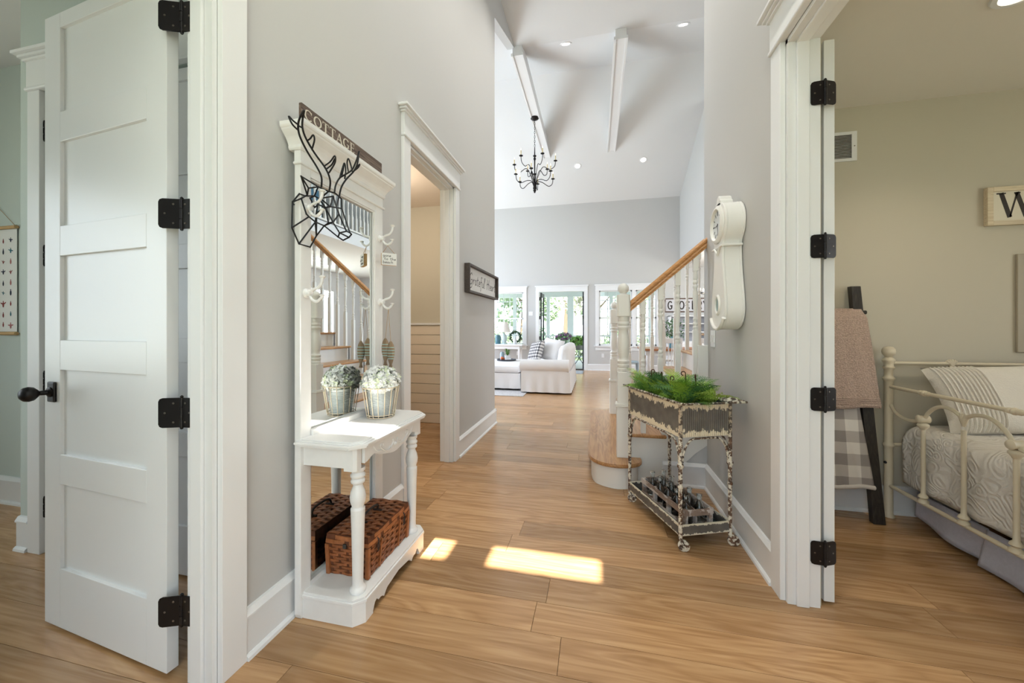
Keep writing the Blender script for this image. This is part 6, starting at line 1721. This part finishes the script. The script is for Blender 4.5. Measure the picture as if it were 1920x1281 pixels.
for k in range(150):
    a = rr.uniform(0, 6.28); r = rr.uniform(0, .26); z = rr.uniform(.22, .62); c = Vector((1.62 + r * math.cos(a), 8.65 + r * math.sin(a), .765 + z))
    u_ = Vector((rr.uniform(-1, 1), rr.uniform(-1, 1), rr.uniform(-1, 1))).normalized(); v_ = u_.orthogonal().normalized()
    g.quad(c - u_ * .034, c + v_ * .022, c + u_ * .034, c - v_ * .022)
part('leaves', g, mat('euc_green', (66, 104, 64), .6, vary=.2), vp, kind='stuff', fix=False)
gs = G()
for k in range(9):
    a = k * .7; gs.tube([(1.62, 8.65, .95), (1.62 + .1 * math.cos(a), 8.65 + .1 * math.sin(a), 1.15), (1.62 + .2 * math.cos(a), 8.65 + .2 * math.sin(a), 1.30)], .003, 5)
part('stems', gs, mat('stem_brown', (90, 74, 52), .7), vp)

# pendant over the dining table (seen in the mirror)
dp = thing('dining_pendant', 'small dark pendant lamp over the dining table', 'pendant lamp', (2.44, 8.7, 2.82))
g = G(); g.lathe([(.06, 2.80), (.06, 2.819)], (2.44, 8.7, 0), 16); part('canopy', g, M_BLACK, dp)
g = G(); g.tube([(2.44, 8.7, 2.80), (2.44, 8.7, 2.05)], .006, 6); part('rod', g, M_BLACK, dp)
g = G(); g.tube([(2.44 + .26 * math.cos(t), 8.7 + .26 * math.sin(t), 1.95) for t in (i * math.pi / 10 for i in range(20))], .011, 6, closed=True)
for k in range(3):
    a = k * 2 * math.pi / 3; g.tube([(2.44, 8.7, 2.06), (2.44 + .26 * math.cos(a), 8.7 + .26 * math.sin(a), 1.95)], .006, 6)
part('ring', g, M_BLACK, dp, smooth=60)
for k in range(6):
    a = k * math.pi / 3; p = (2.44 + .26 * math.cos(a), 8.7 + .26 * math.sin(a), 1.96)
    g = G(); g.lathe([(.012, 0), (.012, .05), (.018, .075), (.010, .10), (0, .115)], p, 10); part('bulb', g, M_BULB, dp, smooth=60)
l = lamp('pendant_light', 'POINT', (2.44, 8.7, 2.02), 30, (1.0, .96, .90), shadow_soft_size=.2); l.parent = dp; l.matrix_parent_inverse = PINV[dp.name]
# ================================================================= PORCH AND GARDEN
M_PORCH = mat('porch_blue', (232, 240, 243), .6)
g = G(); g.box(-6.0, YF + .14, -.12, 5.2, 14.2, -.02); struct('floor_porch', g, mat('porch_deck', (206, 208, 208), .7, vary=.06, vscale=4))
g = G(); g.box(-6.0, YF + .14, 2.75, 5.2, 14.4, 2.85); struct('ceiling_porch', g, mat('porch_ceiling', (226, 238, 240), .6))
g = G(); g.box(-6.0, 14.0, 2.36, 5.2, 14.16, 2.75); struct('trim_12', g, M_PORCH)
for x, w_, lb in ((-3.05, .06, 'slim pale porch post behind the left far window'), (-1.75, .06, 'slim pale porch post left of the purple flowers'), (-.92, .11, 'wide pale porch post behind the purple flowers'), (.55, .06, 'slim pale porch post behind the newel posts'), (1.9, .06, 'slim pale porch post behind the balusters')):
    p = thing('porch_post', lb, 'post', (x, 14.08, -.02), group='porch posts')
    g = G(); g.box(x - w_, 14.02, -.02, x + w_, 14.14, 2.36); part('shaft', g, M_PORCH, p)
    g = G(); g.box(x - w_ - .02, 14.0, -.02, x + w_ + .02, 14.16, .10); part('plinth', g, M_PORCH, p)
rl = thing('porch_railing', 'pale porch railing with thin pickets between the posts', 'railing', (-.4, 13.94, 0))
for z in (.12, .88):
    g = G(); g.box(-6.0, 13.92, z, 5.2, 13.96, z + .05); part('rail', g, M_PORCH, rl)
pk = G(); pk.box(-.012, -.012, .15, .012, .012, .88); pkm = pk.mesh('picket', mat('picket_grey', (150, 160, 164), .6))
for k in range(56): put('picket', pkm, rl, loc=(-5.4 + k * .185, 0, 0))
# ceiling fan
cf = thing('ceiling_fan', 'white ceiling fan under the porch roof', 'ceiling fan', (.45, 12.3, 2.75))
g = G(); g.lathe([(.0, 2.42), (.09, 2.44), (.11, 2.50), (.08, 2.55), (.02, 2.57), (.02, 2.70), (.07, 2.72), (.07, 2.75)], (.45, 12.3, 0), 18); part('motor', g, M_TRIM, cf, smooth=50)
for k in range(5):
    a = k * 2 * math.pi / 5 + .3; d = Vector((math.cos(a), math.sin(a), 0)); e = Vector((-d.y, d.x, .15)); c = Vector((.45, 12.3, 2.50))
    g = G(); b_ = [c + d * .12 - e * .05, c + d * .68 - e * .075, c + d * .68 + e * .075, c + d * .12 + e * .05]; g.hexa(b_, [q + Vector((0, 0, .008)) for q in b_]); part('blade', g, M_TRIM, cf)
cf2 = dup(cf, (-2.0, 12.3, 2.75), .2, 'white ceiling fan seen at the top of the french doors')
for c in cf2.children: c.matrix_parent_inverse = PINV[cf.name]
# porch armchair and cushion
pc = thing('porch_chair', 'dark wicker porch armchair seen through the french doors', 'chair', (-1.78, 12.2, -.02), -.9)
M_PW = mat('porch_wicker', (78, 86, 92), .7, vary=.2, vscale=60)
g = G(); g.box(-.30, -.28, .30, .30, .30, .40); part('seat', g, M_PW, pc, bevel=.03, loc=O0)
g = G(); g.tube([(.33 * math.cos(t), .10 + .26 * math.sin(t), .70 + .12 * math.sin(t)) for t in (math.pi * i / 12 for i in range(13))], .035, 8)
for i in range(13):
    t = math.pi * i / 12; g.tube([(.30 * math.cos(t), .08 + .22 * math.sin(t), .38), (.33 * math.cos(t), .10 + .26 * math.sin(t), .70 + .12 * math.sin(t))], .014, 6)
part('back_rim', g, M_PW, pc, smooth=60, loc=O0)
for x, y in ((-.26, -.24), (.26, -.24), (-.26, .26), (.26, .26)):
    g = G(); g.tube([(x, y, .32), (x * 1.05, y * 1.05, .001)], .02, 8); part('leg', g, M_PW, pc, smooth=60, loc=O0)
cu = thing('porch_cushion', 'pale cushion on the dark porch armchair', 'pillow', (-1.77, 12.21, .38), -.9); put('cushion', pillow_mesh(.42, .42, .15, M_SLIP, 18), cu, loc=(0, .10, .22), rot=(-.25, 0, 0))
# planters
def leafy(name, label, c, r, leafm, flowm, potm, n=220, nf=60, hang=False):
    p = thing(name, label, 'plant', (c[0], c[1], c[2]))
    g = G(); g.lathe([(0, 0), (.11, 0), (.15, .20), (.135, .20), (.10, .03), (0, .03)], (c[0], c[1], c[2] + .001), 18); part('pot', g, potm, p, smooth=50)
    rr = random.Random(hash(name) % 97 if False else len(name)); g = G(); g2 = G()
    for k in range(n + nf):
        fl_ = k >= n; th_ = rr.uniform(0, 6.28); ph_ = math.acos(rr.uniform(-.25 if hang else .0, 1)); q = r * rr.uniform(.7, 1.0) * (1.05 if fl_ else 1)
        ctr = Vector((c[0], c[1], c[2] + .20)) + Vector((q * math.sin(ph_) * math.cos(th_), q * math.sin(ph_) * math.sin(th_), q * .75 * math.cos(ph_)))
        u_ = Vector((rr.uniform(-1, 1), rr.uniform(-1, 1), rr.uniform(-1, 1))).normalized(); v_ = u_.orthogonal().normalized(); s = .045 if fl_ else .06
        (g2 if fl_ else g).quad(ctr - u_ * s, ctr + v_ * s * .6, ctr + u_ * s, ctr - v_ * s * .6)
    part('leaves', g, leafm, p, kind='stuff', fix=False)
    if nf: part('blossoms', g2, flowm, p, kind='stuff', fix=False)
    return p
M_LF = mat('leaf_bright', (122, 168, 84), .6, vary=.25); M_LF2 = mat('leaf_pale', (150, 186, 140), .6, vary=.2)
ps_ = thing('plant_stand', 'slim dark stand carrying the purple flower pot on the porch', 'stand', (-1.03, 12.6, -.02))
g = G(); g.lathe([(.20, .60), (.20, .62)], (-1.03, 12.6, 0), 18); part('top', g, M_PW, ps_)
for k in range(3):
    a = k * 2.1; g = G(); g.tube([(-1.03 + .16 * math.cos(a), 12.6 + .16 * math.sin(a), .60), (-1.03 + .20 * math.cos(a), 12.6 + .20 * math.sin(a), -.019)], .012, 6); part('leg', g, M_PW, ps_)
leafy('flower_pot', 'purple flowers in a pale green pot on the porch', (-1.03, 12.6, .62), .30, M_LF2, mat('petal_purple', (156, 92, 160), .6, vary=.2), mat('pot_green', (176, 200, 176), .5), 160, 130)
ps2 = thing('plant_stand', 'folding metal stand under the bright fern on the porch', 'stand', (-.52, 12.2, -.02))
g = G(); g.lathe([(.18, .50), (.18, .515)], (-.52, 12.2, 0), 16); part('top', g, M_PW, ps2)
for a, b in (((-.68, .50), (-.36, -.019)), ((-.36, .50), (-.68, -.019))):
    g = G(); g.tube([(a[0], 12.2, a[1]), (b[0], 12.2, b[1])], .012, 6); part('leg', g, M_PW, ps2)
leafy('porch_fern', 'bright green fern by the right french door on the porch', (-.52, 12.2, .515), .30, M_LF, mat('petal_orange', (206, 130, 96), .6), mat('pot_grey', (150, 150, 146), .6), 320, 16, True)

# garden: lawn, trees, neighbouring house
g = G(); g.box(-40, 14.2, -.5, 40, 70, -.4); struct('ground_lawn', g, mat('lawn', (150, 156, 138), .9, vary=.1, vscale=1.5))
g = G(); g.box(-40, -40, -.5, 40, 14.2, -.4); struct('ground_front', g, mat('lawn', (150, 156, 138), .9))
def tree(label, x, y, h, r, n, m_, seed):
    t = thing('garden_tree', label, 'tree', (x, y, -.4), group='trees behind the porch')
    rr = random.Random(seed); g = G(); g.tube([(x, y, -.4), (x + .1, y, h * .35), (x - .1, y, h * .65)], [.22, .16, .07], 8)
    for k in range(5):
        a = k * 1.3; g.tube([(x, y, h * (.3 + .06 * k)), (x + r * .6 * math.cos(a), y + r * .6 * math.sin(a), h * (.5 + .07 * k))], [.07, .02], 6)
    part('trunk', g, mat('bark', (120, 104, 88), .9), t)
    g = G(); blobs = [(rr.uniform(-1, 1) * r * .7, rr.uniform(-1, 1) * r * .7, h * rr.uniform(.30, .92), r * rr.uniform(.30, .52)) for _ in range(16)]
    for k in range(n):
        bx_, by_, bz_, br_ = rr.choice(blobs)
        d = Vector((rr.gauss(0, 1), rr.gauss(0, 1), rr.gauss(0, 1))).normalized() * br_ * rr.uniform(.6, 1.0)
        c = Vector((x + bx_, y + by_, bz_)) + d; u_ = Vector((rr.uniform(-1, 1), rr.uniform(-1, 1), rr.uniform(-1, 1))).normalized(); v_ = u_.orthogonal().normalized(); s = rr.uniform(.10, .17)
        g.quad(c - u_ * s, c + v_ * s * .6, c + u_ * s, c - v_ * s * .6)
    part('foliage', g, m_, t, kind='stuff', fix=False)
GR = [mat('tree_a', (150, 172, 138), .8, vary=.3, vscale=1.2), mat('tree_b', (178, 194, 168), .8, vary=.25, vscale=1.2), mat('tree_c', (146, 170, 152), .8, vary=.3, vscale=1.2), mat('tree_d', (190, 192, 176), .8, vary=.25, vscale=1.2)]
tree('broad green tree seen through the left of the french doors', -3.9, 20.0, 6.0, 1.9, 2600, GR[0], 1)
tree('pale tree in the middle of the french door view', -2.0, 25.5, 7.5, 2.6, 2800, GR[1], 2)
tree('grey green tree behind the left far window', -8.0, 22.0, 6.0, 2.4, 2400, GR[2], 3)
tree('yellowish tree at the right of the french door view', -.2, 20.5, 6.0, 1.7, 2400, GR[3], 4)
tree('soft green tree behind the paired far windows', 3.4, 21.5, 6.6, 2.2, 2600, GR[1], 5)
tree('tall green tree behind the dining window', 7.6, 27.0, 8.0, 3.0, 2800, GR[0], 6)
def shrub(label, x, y, h, r, m_, seed):
    t = thing('garden_shrub', label, 'shrub', (x, y, -.4), group='shrubs behind the porch')
    rr = random.Random(seed); g = G()
    for k in range(5): a = k * 1.26; g.tube([(x, y, -.4), (x + r * .5 * math.cos(a), y + r * .5 * math.sin(a), h * .6)], [.04, .012], 5)
    part('stems', g, mat('bark', (120, 104, 88), .9), t)
    g = G()
    for k in range(900):
        d = Vector((rr.gauss(0, 1), rr.gauss(0, 1), rr.gauss(0, 1))).normalized() * rr.uniform(.55, 1)
        c = Vector((x + d.x * r, y + d.y * r * .8, -.4 + (h + .4) * (.52 + .48 * d.z))); u_ = Vector((rr.uniform(-1, 1), rr.uniform(-1, 1), rr.uniform(-1, 1))).normalized(); v_ = u_.orthogonal().normalized(); s = rr.uniform(.08, .13)
        g.quad(c - u_ * s, c + v_ * s * .6, c + u_ * s, c - v_ * s * .6)
    part('foliage', g, m_, t, kind='stuff', fix=False)
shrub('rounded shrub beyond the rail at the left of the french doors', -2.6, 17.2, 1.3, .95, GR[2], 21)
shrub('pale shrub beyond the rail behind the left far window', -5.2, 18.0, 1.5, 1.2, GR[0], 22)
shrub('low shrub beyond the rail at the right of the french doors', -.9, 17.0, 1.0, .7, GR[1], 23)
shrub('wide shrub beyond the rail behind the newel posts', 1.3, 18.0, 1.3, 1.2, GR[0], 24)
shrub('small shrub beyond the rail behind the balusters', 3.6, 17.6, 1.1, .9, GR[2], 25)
hb = thing('neighbour_house', 'pale neighbouring house beyond the garden trees', 'building', (1.1, 35.5, -.4))
g = G(); g.box(-2.0, 33, -.4, 4.2, 38, 2.2); part('walls', g, mat('house_pale', (214, 218, 220), .8), hb)
g = G(); g.prism([(-2.4, 2.2), (4.6, 2.2), (1.1, 4.3)], 32.6, 38.4, 'xz'); part('roof', g, mat('house_roof', (150, 162, 170), .8), hb)
for xx in (-1.0, 1.6):
    g = G(); g.box(xx, 32.96, .6, xx + .9, 33.0, 1.7); part('window', g, mat('house_window', (120, 140, 150), .3), hb)
